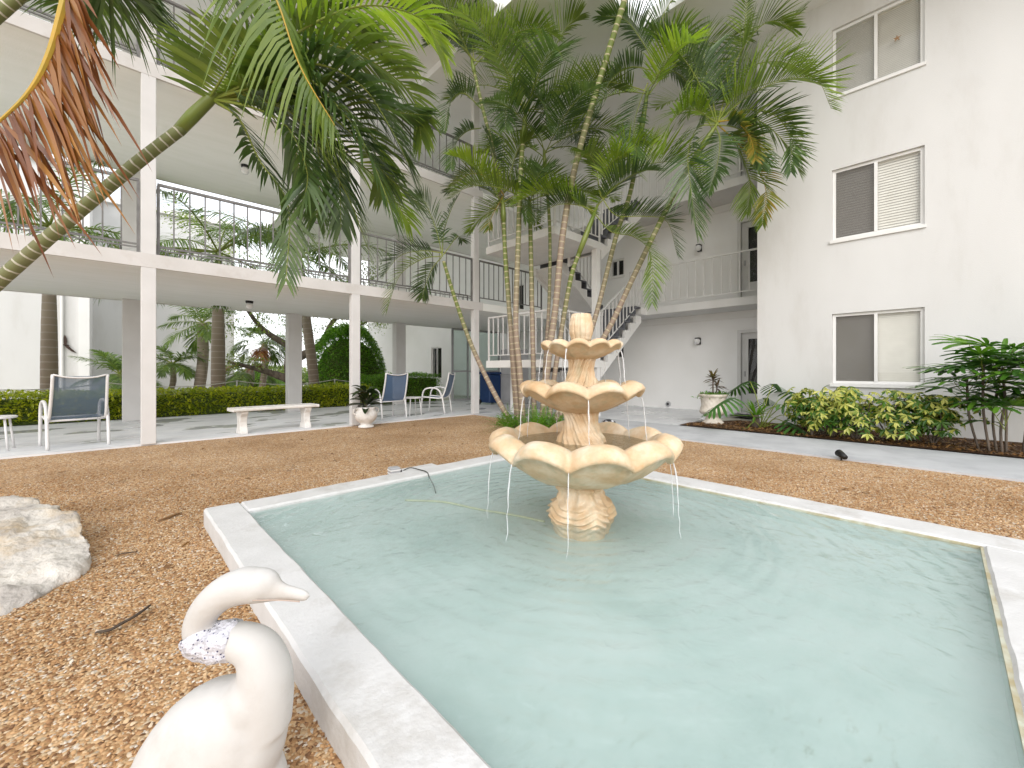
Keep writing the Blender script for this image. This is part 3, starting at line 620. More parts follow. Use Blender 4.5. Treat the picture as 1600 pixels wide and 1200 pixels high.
# ---- staircase between the two blocks
stc = empty('staircase', (8.4, 6.7, .02), 0, 'open white staircase with dark grey treads and pale railings beside the palms', 'staircase')
def spart(mb, name, mat, bevel=0): return rel(mb.build(name, mat, stc, bevel=bevel), stc)
V0, V1, V2, V3 = 5.6, 6.62, 6.78, 7.8; LU0, LU1 = 6.62, 8.33
def flight(ua, ub, za, zb, va, vb, n):
    du, dz = (ub - ua) / n, (zb - za) / n; sg = 1 if du > 0 else -1
    for k in range(n):
        x0, x1 = sorted((ua + du * k, ua + du * (k + 1))); zt_ = za + dz * (k + 1)
        m_ = MB(); m_.box(x0 - .012, x1 + .0, va + .02, vb - .02, zt_ - .045, zt_ - .004); xr = ua + du * k; m_.box(min(xr, xr + sg * .02), max(xr, xr + sg * .02), va + .02, vb - .02, zt_ - dz + .0, zt_ - .046)
        spart(m_, 'tread', M['tread'])
    for vy in (va, vb - .09):
        low = max(za - .40, .0)
        saw2 = [(ua, low)]
        for k in range(n): saw2 += [(ua + du * k, za + dz * k - (.05 if k else 0)), (ua + du * (k + 1), za + dz * k - .05)]
        saw2 += [(ub, zb - .42)]
        if za - .40 < 0: saw2 += [(ua + du * (.42 / dz) * .9, .0)]
        q = [saw2[0]]
        for p in saw2[1:]:
            if (abs(p[0] - q[-1][0]) + abs(p[1] - q[-1][1])) > 1e-4: q.append(p)
        spart(MB().prism(q if du > 0 else q[::-1], vy, vy + .09), 'stringer', M['trim'])
    spart(MB().prism([(ua, za - .26), (ub, zb - .30), (ub, zb - .275), (ua, za - .235)] if du > 0 else [(ub, zb - .30), (ua + du * .9, za - .02), (ua + du * .9, za + .005), (ub, zb - .275)], va + .092, vb - .092), 'stair_soffit', M['trim'])
    o = railing(stc, (ua + du * .3, va + .05), (ub, va + .05), za + dz, zb, .98, M['railw'], .1, .17, lift=.10); rel(o, stc)
ZL1, ZL2 = 1.34, 4.13
flight(10.2, LU1, .02, ZL1, V2, V3, 7); flight(LU1, 10.2, ZL1, Z2, V0, V1, 7)
flight(10.2, LU1, Z2, ZL2, V2, V3, 7); flight(LU1, 10.2, ZL2, Z3, V0, V1, 7)
for zl in (ZL1, ZL2):
    spart(MB().box(LU0, LU1 - .001, V0, V3, zl - .17, zl), 'landing', M['trim'])
    for p, q in (((LU0 + .04, V3 - .05), (LU0 + .04, V0 + .04)), ((LU0 + .06, V0 + .04), (LU1 - .02, V0 + .04))):
        rel(railing(stc, p, q, zl, zl, 1.05, M['railw'], .1, .17), stc)
spart(MB().box(8.16, 8.3, V0 + .01, V0 + .16, .02, ZL1 - .172), 'support_post', M['trim'])
spart(MB().box(8.16, 8.3, V0 + .01, V0 + .16, ZL1 + .002, ZL2 - .172), 'support_post', M['trim'])
spart(MB().box(7.4, 7.55, V3 - .2, V3 - .05, .02, ZL1 - .172), 'support_post', M['trim'])
for z in (Z2, Z3): spart(MB().box(10.2, UB - .001, V0, VF - .045, z - .19, z - .002), 'landing', M['trim'])

# ---- lamps on walls and ceilings
def wall_lamp(v, z, lab):
    e_ = empty('wall_lamp', (UR - .001, v, z), 0, lab, 'lamp', 'globe lamps beside the apartment doors')
    MB().box(-.15, 0, -.055, .055, .06, .09).build('bracket', M['black'], e_, bevel=.004); MB().box(-.05, 0, -.055, .055, -.09, .059).build('wall_plate', M['black'], e_, bevel=.004)
    MB().lathe([(.004, -.1), (.05, -.085), (.075, -.04), (.078, 0), (.06, .04), (.045, .05)], 20, c=(-.125, 0, .01)).build('globe', M['globe'], e_, smooth=True)
wall_lamp(4.6, 1.9, 'black bracket wall lamp with white globe on the ground floor wall'); wall_lamp(4.57, 4.42, 'black bracket wall lamp with white globe above the balcony railing')
def ceil_lamp(p, lab):
    e_ = empty('ceiling_lamp', p, 0, lab, 'lamp', 'globe lamps under the walkway ceilings')
    MB().lathe([(.07, -.05), (.075, -.02), (.075, 0)], 20).build('lamp_base', M['black'], e_, smooth=False)
    MB().lathe([(.004, -.19), (.05, -.175), (.075, -.13), (.072, -.085), (.055, -.05)], 20).build('globe', M['globe'], e_, smooth=True)
ceil_lamp((2.14, 10.5, Z2 - .19), 'white globe ceiling lamp under the first walkway ceiling above the bench'); ceil_lamp((2.0, 10.2, Z3 - .19), 'white globe ceiling lamp under the upper walkway ceiling')

# ---- buildings beyond the hedge
def far_block(name, lab, x0, x1, y0, y1, h, wins=()):
    e_ = empty(name, (x0, y0, 0), 0, lab, 'building')
    MB().box(0, x1 - x0, 0, y1 - y0, -.05, h).build('wall', M['stucco'], e_)
    MB().box(-.2, x1 - x0 + .2, -.2, y1 - y0 + .2, h, h + .25).build('roof', M['trim'], e_)
    return e_
fa = at(140, 560, 16.5); fb = at(366, 560, 23.)
A = far_block('neighbour_building', 'white windowless building end wall behind the hedge at the wide palm trunk', -22, fa.x, fa.y, fa.y + 8, 9)
MB().box(fa.x + 22 - .3, fa.x + 22 + .0, -.12, -.001, 0, 9).build('pilaster', M['stucco2'], A)
MB().tube([(fa.x + 22 - .75, -.06, 0), (fa.x + 22 - .75, -.06, 8.9)], .05, 8).build('downpipe', M['trim'], A)
far_block('neighbour_building', 'plain white building behind the thin background palms', fa.x - 1, fb.x, fb.y, fb.y + 9, 9)

# bark chips scattered in the planting bed, and leaf litter blown over the gravel
def flat_bits(name, n, region, keep, size, mat, z0):
    P = []
    while len(P) < n:
        x, y = random.uniform(region[0], region[1]), random.uniform(region[2], region[3])
        if keep(x, y): P.append((x, y, z0 + random.uniform(0, .012)))
    C = np.array(P); a = np.random.uniform(0, 6.283, n); d = np.stack([np.cos(a), np.sin(a), np.random.normal(0, .25, n)], -1); sd_ = np.stack([-np.sin(a), np.cos(a), np.random.normal(0, .3, n)], -1)
    L_ = size * np.random.uniform(.5, 1.5, (n, 1)); W_ = L_ * np.random.uniform(.25, .55, (n, 1))
    v = np.stack([C - d * L_ * .5, C + sd_ * W_ * .5 + [0, 0, .004], C + d * L_ * .5, C - sd_ * W_ * .5], 1).reshape(-1, 3)
    return inst(name, npmesh(name, v, (np.arange(n) * 4)[:, None] + np.array([[0, 1, 2, 3]]), mat))
tag(flat_bits('bark_mulch', 5200, (UP1 + .02, UW - .02, -3.5, 3.5), lambda x, y: (y < 3.0 or x < 8.6) and random.random() < 1.25 - (x - UP1) * .55, .05, M['dryleaf'], .048), 'reddish brown bark chips covering the planting bed', 'mulch', kind='stuff')
tag(flat_bits('leaf_litter', 420, (-3, 6.4, .5, 8.0), lambda x, y: not (PO[0] - .03 < x < PO[1] + .03 and y < PO[3] + .03), .045, M['dryleaf'], .012), 'scattered bits of dry leaf on the gravel', 'leaf litter', kind='stuff')
# ================================================================== PALMS
def bez(pts, n):
    """smooth curve through the given points (Catmull-Rom)"""
    P = [Vector(p) for p in pts]; P = [P[0] * 2 - P[1]] + P + [P[-1] * 2 - P[-2]]; out = []
    segs = len(P) - 3
    for k in range(n):
        t = k / (n - 1) * segs; i = min(int(t), segs - 1); f = t - i
        a, b, c, d = P[i], P[i+1], P[i+2], P[i+3]
        out.append(.5 * ((2*b) + (c - a) * f + (2*a - 5*b + 4*c - d) * f*f + (3*b - a - 3*c + d) * f**3))
    return out
def set_attr(me, name, vals):
    a = me.attributes.new(name, 'FLOAT', 'POINT'); a.data.foreach_set('value', np.asarray(vals, np.float32))
def trunk(parent, path, r0, r1, mat, n=40, seg=12, bulge=None, age0=.0, age1=1.0, wob=.0):
    pts = bez(path, n); L = [0]
    for a, b in zip(pts[:-1], pts[1:]): L.append(L[-1] + (b - a).length)
    rad = []
    for i in range(n):
        q = i / (n - 1); r = r0 + (r1 - r0) * q
        if bulge: r *= bulge(q)
        rad.append(r * (1 + wob * random.uniform(-1, 1)))
    mb = MB(); mb.tube([p - parent.location for p in pts], rad, seg)
    me = mb.mesh('trunk', mat, smooth=True)
    set_attr(me, 'along', [l for l in L for _ in range(seg)]); set_attr(me, 'age', [age0 + (age1 - age0) * i / (n - 1) for i in range(n) for _ in range(seg)])
    return inst('trunk', me, parent), pts
def frond_mesh(pts, mats, nl=46, ll=.42, lw=.020, t0=.16, droop=.35, vee=.35, r0=.011, ang=(68, 28), up=None, curl=.0, ragged=.08, plume=0, tipcut=.32, toward=None):
    """pinnate leaf: rachis through pts, with leaflets on both sides. mats = [rachis, leaflet]"""
    n = 26; P = bez(pts, n); mb = MB(); mb.cur = 0
    mb.tube(P, [r0 * (1 - .82 * i / (n - 1)) for i in range(n)], 6, cap=True)
    mb.cur = 1
    up = Vector(up) if up else Vector((0, 0, 1))
    for k in range(nl):
        t = t0 + (1 - t0) * (k + .5) / nl; f = t * (n - 1); i = min(int(f), n - 2); p = P[i].lerp(P[i+1], f - i)
        T = (P[min(i+2, n-1)] - P[max(i-1, 0)]).normalized()
        S = T.cross(up)
        if S.length < .15: S = T.cross(Vector((CT, ST, 0)))
        S.normalize(); Nn = S.cross(T)
        q = (t - t0) / (1 - t0)
        A = R(ang[0] + (ang[1] - ang[0]) * q ** 1.3)
        Lm = ll * (.55 + .45 * math.sin(min(1, q / .35) * math.pi / 2)) * (1 - (1 - tipcut) * max(0, (q - .45) / .55) ** 1.5)
        for sg in (-1, 1):
            L = Lm * random.uniform(1 - ragged, 1 + ragged); vv = vee + random.uniform(-.12, .12) + (random.uniform(-1, 1) * plume)
            d = (T * math.cos(A) + (S * sg * math.cos(vv) + Nn * math.sin(vv)) * math.sin(A)).normalized()
            d = (d + Vector([random.gauss(0, .035) for _ in range(3)])).normalized()
            if toward is not None: d = (Vector(toward) + T * (.45 * (1 - q)) * random.uniform(.3, 1) + Vector([random.gauss(0, .14) for _ in range(3)])).normalized()
            wv = d.cross(Nn).normalized() if abs(d.dot(Nn)) < .95 else d.cross(S).normalized()
            if toward is not None: wv = d.cross(Vector((CT, ST, random.uniform(-.5, .5)))).normalized()
            wdt = lw * random.uniform(.85, 1.1); vs = []
            dr = droop * random.uniform(.7, 1.3)
            for s_, ww in ((0, .35), (.3, 1.), (.62, .8), (.85, .4), (1, .0)):
                c = p + d * L * s_ + Vector((0, 0, -1)) * dr * L * s_ ** 2.2 + T * curl * L * s_ ** 2
                if ww: vs += [c - wv * wdt * ww * .5, c + wv * wdt * ww * .5]
                else: vs.append(c)
            mb.add(vs, [(0, 1, 3, 2), (2, 3, 5, 4), (4, 5, 7, 6), (6, 7, 8)])
    me = mb.mesh('frond', mats)
    return me
def frond(parent, pts, mats, **k):
    pts = [Vector(p) - parent.location for p in pts]
    return inst('frond', frond_mesh(pts, mats, **k), parent)
def frond_px(parent, px, d0, d1, mats, **k):
    """rachis laid through photograph points, the depth running from d0 at the base to d1 at the tip"""
    n = len(px); return frond(parent, [at(x, y, d0 + (d1 - d0) * i / (n - 1)) for i, (x, y) in enumerate(px)], mats, **k)
def arch(base, az, el, L, sag):
    """frond axis leaving base at azimuth az, elevation el and bending down"""
    pts = []; p = Vector(base); e_ = el; n = 6
    for k in range(n):
        pts.append(p.copy()); p = p + Vector((math.cos(e_) * math.cos(az), math.cos(e_) * math.sin(az), math.sin(e_))) * (L / (n - 1)); e_ -= sag / (n - 1) * (.5 + k / (n - 1))
    return pts
G_, D_, LT, YL, DE, RY = [M['petiole'], M['fr_mid']], [M['petiole'], M['fr_dark']], [M['petiole'], M['fr_light']], [M['petioley'], M['fr_yel']], [M['petioley'], M['fr_dead']], [M['petiole'], M['fr_royal']]

# ---- clump of ringed palms in front of the stairs: one thing per stem
CLG = 'ringed palm stems of the clump behind the fountain'
def areca(label, px, depths, r0, r1, crown, nfr, seed, shaft=.75, fl=1.5, explicit=(), spread=(.15, 1.15), ll=.40, azr=(0, 6.283), sag=(1.1, 2.1)):
    random.seed(seed)
    path = [at(x, y, d) for (x, y), d in zip(px, depths)]; path[0].z = 0.0
    e_ = empty('areca_palm', path[0], 0, label, 'palm', CLG)
    r0, r1 = r0 * .88, r1 * .88
    _, pts = trunk(e_, path, r0, r1, M['ring'], 44, 10, wob=.02, age0=-.45, age1=1.25)
    if crown:
        top = pts[-1]; dr = (pts[-1] - pts[-5]).normalized()
        sh = [top - dr * .02 + dr * shaft * q for q in (0, .3, .6, 1)]
        MB().tube([p - e_.location for p in sh], [r1 * 1.12, r1 * 1.35, r1 * 1.1, r1 * .55], 10).build('crownshaft', M['shaft'], e_, smooth=True)
        ct = sh[-1]
        for k in range(nfr):
            az = azr[0] + (azr[1] - azr[0]) * (k + random.uniform(-.3, .3)) / max(1, nfr); el = random.uniform(*spread); L = fl * random.uniform(1.1, 1.4)
            mt = random.choices([G_, D_, LT, YL], [5, 2.6, 2.2, .3])[0]
            frond(e_, arch(ct - dr * random.uniform(0, .2), az, el, L, random.uniform(*sag)), mt, nl=42, ll=ll * 1.45, lw=.03, droop=random.uniform(.05, .22), vee=random.uniform(.3, .75))
    for (fp, da, db, mt, kw) in explicit:
        kw = dict(kw); kw['nl'] = int(kw.get('nl', 44) * .95); kw['ll'] = kw.get('ll', .4) * 1.42; kw['vee'] = kw.get('vee', .35) + .15; kw.setdefault('droop', .2); frond_px(e_, fp, da, db, mt, lw=.03, **kw)
    return e_
K = dict
areca('slender ringed palm leaning left with a small dark crown over the walkway railing', [(803, 668), (770, 610), (737, 540), (712, 470), (693, 408)], [8.05, 8.3, 8.4, 8.4, 8.3], .062, .04, False, 0, 3, explicit=[
    ([(691, 400), (682, 360), (665, 318), (652, 305)], 8.3, 8.0, D_, K(ll=.38, nl=30, vee=.1)),
    ([(691, 400), (694, 360), (706, 325), (716, 306)], 8.3, 8.5, D_, K(ll=.3, nl=28, vee=.2)),
    ([(690, 395), (660, 392), (625, 400), (600, 430)], 8.3, 8.2, D_, K(ll=.34, nl=34, vee=.55, droop=.1)),
    ([(692, 400), (660, 405), (625, 430), (605, 484)], 8.3, 7.8, G_, K(ll=.34, nl=30, vee=.4)),
    ([(690, 402), (675, 420), (665, 445), (660, 465)], 8.3, 8.6, D_, K(ll=.3, nl=26, vee=.2)),
    ([(693, 398), (712, 372), (718, 370), (722, 376)], 8.3, 8.6, D_, K(ll=.26, nl=16))])
areca('ringed palm with yellow tipped low crown beside the walkway column', [(812, 668), (805, 590), (797, 500), (790, 410), (787, 345)], [8.0, 8.05, 8.1, 8.1, 8.1], .062, .045, True, 4, 11, fl=1.15, shaft=.5, ll=.34, explicit=[
    ([(787, 305), (770, 280), (735, 272), (705, 292)], 8.1, 7.7, YL, K(ll=.30, nl=36, vee=.5, droop=.1)),
    ([(787, 305), (778, 320), (768, 340), (764, 358)], 8.1, 7.9, YL, K(ll=.26, nl=24)),
    ([(788, 300), (820, 276), (860, 276), (893, 297)], 8.1, 7.8, G_, K(ll=.34, nl=40, vee=.6, droop=.05)),
    ([(787, 300), (775, 255), (768, 225), (758, 205)], 8.1, 8.3, D_, K(ll=.36, nl=36)),
    ([(788, 300), (802, 255), (812, 230), (830, 215)], 8.1, 7.8, G_, K(ll=.36, nl=36)),
    ([(787, 302), (800, 290), (815, 310), (822, 345)], 8.1, 7.8, D_, K(ll=.34, nl=36))])
areca('pale ringed palm with a bright green shaft rising straight from the clump', [(818, 668), (812, 580), (806, 505), (810, 370), (814, 260), (817, 222)], [7.9, 7.9, 7.9, 7.9, 7.9, 7.9], .068, .05, True, 6, 5, fl=1.6, shaft=.62, ll=.45, explicit=[
    ([(820, 170), (800, 120), (775, 60), (750, 20)], 7.9, 7.6, G_, K(ll=.5, nl=44)),
    ([(820, 170), (850, 110), (880, 50), (905, 25)], 7.9, 7.5, G_, K(ll=.5, nl=44)),
    ([(820, 172), (835, 150), (850, 165), (862, 205)], 7.9, 7.4, D_, K(ll=.42, nl=44)),
    ([(820, 172), (805, 150), (792, 160), (790, 200)], 7.9, 7.4, D_, K(ll=.42, nl=44)),
    ([(820, 168), (822, 100), (818, 40), (812, -20)], 7.9, 8.3, LT, K(ll=.5, nl=44)),
    ([(820, 172), (850, 170), (890, 165), (930, 185)], 7.9, 7.9, D_, K(ll=.36, nl=40, vee=.7, droop=.0))])
areca('thin ringed palm bending left behind the straight one, its crown at the upper railing', [(808, 668), (800, 560), (792, 420), (775, 262), (752, 160), (741, 112)], [8.15, 8.15, 8.2, 8.2, 8.1, 8.1], .05, .035, True, 5, 17, fl=1.4, shaft=.3, ll=.42, explicit=[
    ([(741, 95), (725, 75), (700, 60), (672, 66)], 8.1, 7.8, D_, K(ll=.42, nl=44, vee=.5)),
    ([(741, 95), (735, 50), (722, 10), (700, -30)], 8.1, 7.9, D_, K(ll=.46, nl=44)),
    ([(741, 95), (770, 100), (790, 120), (800, 150)], 8.1, 7.8, G_, K(ll=.42, nl=40)),
    ([(752, 170), (725, 146), (705, 158), (695, 205)], 8.1, 7.6, D_, K(ll=.34, nl=44, vee=.5, droop=.1)),
    ([(752, 200), (730, 205), (712, 225), (705, 262)], 8.2, 7.8, D_, K(ll=.34, nl=40))])
areca('ringed palm standing upright in the middle of the clump, its fronds dark', [(835, 668), (833, 560), (831, 470), (829, 370), (828, 338)], [8.1, 8.1, 8.15, 8.15, 8.15], .06, .045, True, 6, 23, fl=1.3, shaft=.4, ll=.36)
areca('thin olive ringed palm between the upright one and the tall leaning one', [(846, 668), (852, 560), (858, 470), (859, 360), (852, 262)], [8.25, 8.25, 8.3, 8.3, 8.3], .045, .035, True, 6, 29, fl=1.4, shaft=.4, ll=.40)
areca('tall thick ringed palm leaning right across the clump to above the roof', [(846, 672), (857, 560), (868, 480), (880, 361), (900, 255), (937, 125), (976, 0), (990, -50)], [7.85, 7.8, 7.8, 7.7, 7.6, 7.4, 7.1, 7.0], .075, .055, True, 9, 31, fl=1.5, shaft=.5, ll=.46, azr=(2.6, 5.2))
areca('brown ringed palm with a green upper stem arching low over the stairs', [(856, 670), (866, 590), (880, 500), (893, 430), (905, 395)], [7.95, 7.9, 7.85, 7.8, 7.8], .058, .046, True, 3, 37, fl=1.2, shaft=1.0, ll=.36, explicit=[
    ([(938, 305), (962, 336), (1005, 338), (1042, 346), (1058, 398)], 7.7, 7.2, D_, K(ll=.36, nl=50, vee=.6, droop=.05)),
    ([(930, 335), (955, 362), (990, 370), (1017, 398), (1019, 474)], 7.7, 6.9, G_, K(ll=.40, nl=50, vee=.3, droop=.2)),
    ([(930, 330), (900, 320), (865, 322), (838, 348)], 7.7, 7.4, D_, K(ll=.30, nl=40, vee=.6, droop=.05)),
    ([(940, 300), (965, 262), (985, 235), (1020, 222)], 7.7, 7.2, LT, K(ll=.42, nl=44, vee=.5)),
    ([(938, 305), (930, 260), (918, 240), (905, 250)], 7.7, 7.2, G_, K(ll=.34, nl=40)),
    ([(938, 305), (950, 262), (975, 245), (1000, 275)], 7.7, 7.1, LT, K(ll=.36, nl=40)),
    ([(940, 300), (975, 272), (1021, 255), (1068, 257), (1095, 292)], 7.7, 7.0, LT, K(ll=.48, nl=54, vee=.75, droop=.0))])
areca('olive ringed palm leaning right behind the fountain finial', [(862, 668), (890, 600), (926, 510), (962, 372), (985, 300), (1000, 215)], [7.9, 7.95, 8.0, 8.0, 7.9, 7.8], .058, .045, True, 5, 41, fl=1.5, shaft=.9, ll=.42, explicit=[
    ([(1022, 88), (1045, 55), (1076, 64), (1090, 125), (1074, 182)], 7.7, 7.0, G_, K(ll=.46, nl=54, vee=.4)),
    ([(1020, 95), (1000, 60), (975, 30), (940, 25)], 7.7, 7.4, D_, K(ll=.42, nl=44)),
    ([(1020, 95), (1030, 40), (1050, 0), (1075, -25)], 7.7, 7.4, D_, K(ll=.46, nl=44)),
    ([(1020, 110), (985, 105), (955, 125), (935, 175)], 7.7, 7.3, D_, K(ll=.42, nl=46)),
    ([(1015, 120), (1045, 110), (1070, 125), (1095, 170)], 7.7, 7.9, D_, K(ll=.4, nl=46)),
    ([(1012, 130), (1000, 160), (990, 200), (995, 245)], 7.7, 7.2, D_, K(ll=.42, nl=44))])
areca('yellow ringed palm leaning far right from the fountain towards the white wall', [(866, 670), (905, 590), (952, 512), (990, 432), (1026, 358), (1066, 278), (1095, 232)], [7.85, 7.8, 7.7, 7.6, 7.5, 7.4, 7.3], .062, .048, True, 4, 43, fl=1.4, shaft=.5, ll=.40, explicit=[
    ([(1122, 190), (1140, 160), (1172, 140), (1234, 122), (1276, 124), (1299, 170)], 7.2, 6.6, LT, K(ll=.52, nl=60, vee=.8, droop=.0)),
    ([(1122, 190), (1145, 140), (1160, 70), (1168, -10)], 7.2, 7.3, G_, K(ll=.5, nl=50, vee=.3)),
    ([(1122, 190), (1165, 120), (1205, 62), (1254, 15)], 7.2, 7.0, G_, K(ll=.42, nl=50, vee=.2, ang=(50, 18))),
    ([(1122, 195), (1160, 232), (1195, 290), (1192, 350)], 7.2, 6.9, YL, K(ll=.36, nl=50, vee=.4)),
    ([(1122, 192), (1165, 172), (1210, 180), (1234, 215), (1236, 268)], 7.2, 6.8, D_, K(ll=.40, nl=54, vee=.5)),
    ([(1120, 195), (1150, 200), (1180, 220), (1190, 262)], 7.2, 6.7, D_, K(ll=.40, nl=46)),
    ([(1118, 198), (1125, 220), (1120, 260), (1108, 300)], 7.2, 6.8, D_, K(ll=.40, nl=46)),
    ([(1118, 195), (1090, 200), (1075, 240), (1080, 300), (1090, 366)], 7.2, 6.8, D_, K(ll=.42, nl=50, vee=.3)),
    ([(1120, 190), (1110, 140), (1100, 90), (1110, 40)], 7.2, 7.0, D_, K(ll=.45, nl=46)),
    ([(1122, 190), (1180, 186), (1228, 225), (1248, 268)], 7.2, 7.0, G_, K(ll=.40, nl=46)),
    ([(1122, 190), (1165, 112), (1215, 96), (1262, 112)], 7.2, 7.2, LT, K(ll=.42, nl=48)),
    ([(1122, 190), (1150, 95), (1196, 36), (1240, 44)], 7.2, 6.8, G_, K(ll=.42, nl=48)),
    ([(1122, 195), (1152, 228), (1172, 285), (1168, 332)], 7.2, 7.1, G_, K(ll=.36, nl=44)),
    ([(1120, 192), (1080, 170), (1050, 190), (1032, 240)], 7.2, 6.9, LT, K(ll=.42, nl=48)),
    ([(1122, 190), (1150, 190), (1172, 215), (1180, 250)], 7.2, 6.6, YL, K(ll=.32, nl=44))])

# ---- big leaning palm on the left, close to the viewer
random.seed(77)
p0 = gnd(-420, 905); lp = empty('leaning_palm', (p0.x, p0.y, 0), 0, 'thick green ringed palm leaning in across the walkway with a heavy drooping crown', 'palm', 'palms close by on the left')
trunk(lp, [Vector((p0.x, p0.y, 0)), at(-330, 760, 2.25), at(-150, 575, 2.3), at(0, 438, 2.35), at(110, 342, 2.4), at(210, 258, 2.45), at(285, 200, 2.5)], .041, .031, M['ringbig'], 60, 14, wob=.012, age0=.1, age1=1.1)
sh = [at(278, 206, 2.5), at(300, 182, 2.5), at(325, 158, 2.5), at(345, 140, 2.5)]
MB().tube([p - lp.location for p in sh], [.032, .036, .032, .02], 14).build('crownshaft', M['shaft'], lp, smooth=True)
B = (332, 155)
fl_ = [([B, (374, 187), (405, 250), (450, 322), (447, 440)], 2.5, 2.5, D_, K(ll=.26, nl=60, droop=.25, vee=.15, lw=.013)),
       ([B, (400, 110), (459, 70), (540, 76), (596, 106), (645, 150), (658, 215)], 2.5, 2.9, G_, K(ll=.32, nl=64, vee=.4, lw=.017)),
       ([B, (420, 130), (478, 122), (531, 170), (573, 232), (618, 345)], 2.5, 2.4, D_, K(ll=.34, nl=62, lw=.016, vee=.2)),
       ([B, (420, 160), (495, 205), (527, 252), (533, 355)], 2.5, 2.7, D_, K(ll=.30, nl=56, lw=.015, vee=.15, droop=.4)),
       ([(322, 162), (345, 125), (365, 90), (392, 60)], 2.5, 2.3, G_, K(ll=.28, nl=34, lw=.018, t0=.05, droop=.15, ang=(95, 70))),
       ([B, (450, 60), (560, 10), (652, 26), (694, 84)], 2.5, 2.7, LT, K(ll=.30, nl=60, lw=.018, vee=.3)),
       ([B, (430, 150), (520, 160), (590, 225), (600, 300)], 2.5, 2.9, G_, K(ll=.30, nl=54, lw=.016)),
       ([B, (440, 175), (540, 240), (600, 290), (640, 350)], 2.55, 3.1, LT, K(ll=.30, nl=50, lw=.014)),
       ([B, (410, 140), (470, 165), (500, 250), (495, 340)], 2.5, 2.8, D_, K(ll=.28, nl=54, lw=.015)),
       ([B, (380, 90), (440, 30), (520, 20), (580, 60)], 2.5, 3.0, D_, K(ll=.32, nl=54, lw=.016)),
       ([B, (400, 170), (450, 200), (480, 270), (470, 330)], 2.5, 2.3, D_, K(ll=.25, nl=54, lw=.014)),
       ([B, (470, 100), (560, 130), (610, 200), (640, 260)], 2.5, 2.6, D_, K(ll=.32, nl=56, lw=.016))]
fl_ += [([B, (390, 120), (430, 130), (455, 200), (470, 280)], 2.5, 2.9, D_, K(ll=.30, nl=56, lw=.015)),
        ([B, (390, 100), (470, 60), (560, 60), (640, 100)], 2.5, 3.1, G_, K(ll=.34, nl=60, lw=.017, vee=.4)),
        ([B, (420, 110), (510, 120), (600, 170), (668, 180)], 2.5, 2.8, D_, K(ll=.32, nl=60, lw=.016, vee=.3)),
        ([B, (400, 150), (470, 190), (540, 300), (575, 390)], 2.5, 2.6, G_, K(ll=.30, nl=60, lw=.015)),
        ([B, (370, 110), (420, 60), (480, 20), (560, -30)], 2.5, 2.8, G_, K(ll=.32, nl=56, lw=.016)),
        ([B, (440, 140), (540, 200), (590, 260), (655, 320)], 2.5, 2.7, D_, K(ll=.32, nl=60, lw=.016))]
for (fp, a, b, mt, kw) in fl_: kw['nl'] = int(kw['nl'] * .68); kw['lw'] *= 1.7; kw['ll'] *= 1.25; frond_px(lp, fp, a, b, mt, r0=.009, **kw)

# ---- taller neighbour whose crown hangs in from above the frame: green fronds, one dead frond
random.seed(78)
p1 = gnd(-520, 960); tp = empty('leaning_palm', (p1.x, p1.y, 0), 0, 'taller ringed palm with a dead orange brown frond hanging from its crown', 'palm', 'palms close by on the left')
trunk(tp, [Vector((p1.x, p1.y, 0)), at(-400, 560, 2.0), at(-200, 210, 2.1), at(-40, 55, 2.2), at(60, -35, 2.25), at(130, -120, 2.3)], .036, .028, M['ringbig'], 60, 14, wob=.012, age0=.2, age1=1.2)
fl_ = [([(130, -125), (110, -40), (96, 20), (74, 92), (40, 150), (-30, 215)], 2.2, 1.9, DE, K(ll=.40, nl=70, lw=.015, droop=.25, vee=-.2, r0=.026, ragged=.3, t0=.22, tipcut=.95, toward=(.55 * ST, -.55 * CT, -.8))),
       ([(150, -125), (260, -110), (390, -70), (432, 0), (468, 102), (523, 196)], 2.3, 2.0, [M['petioley'], M['fr_mid']], K(ll=.33, nl=70, lw=.012, droop=.85, vee=-.3, r0=.009, ragged=.2)),
       ([(140, -125), (160, -60), (178, -20), (215, 0)], 2.3, 2.5, D_, K(ll=.36, nl=46, lw=.013, droop=.5)),
       ([(150, -130), (240, -120), (330, -60), (420, 30)], 2.3, 2.6, G_, K(ll=.34, nl=54, lw=.014, droop=.6)),
       ([(150, -130), (300, -150), (420, -80), (500, 10)], 2.3, 2.9, LT, K(ll=.34, nl=54, lw=.014, droop=.5)),
       ([(140, -125), (150, -70), (140, -20), (120, 20)], 2.3, 2.7, D_, K(ll=.34, nl=46, lw=.013, droop=.5))]
for (fp, a, b, mt, kw) in fl_: kw['nl'] = int(kw['nl'] * .75); kw['lw'] *= 1.6; kw['ll'] *= 1.2; frond_px(tp, fp, a, b, mt, **kw)

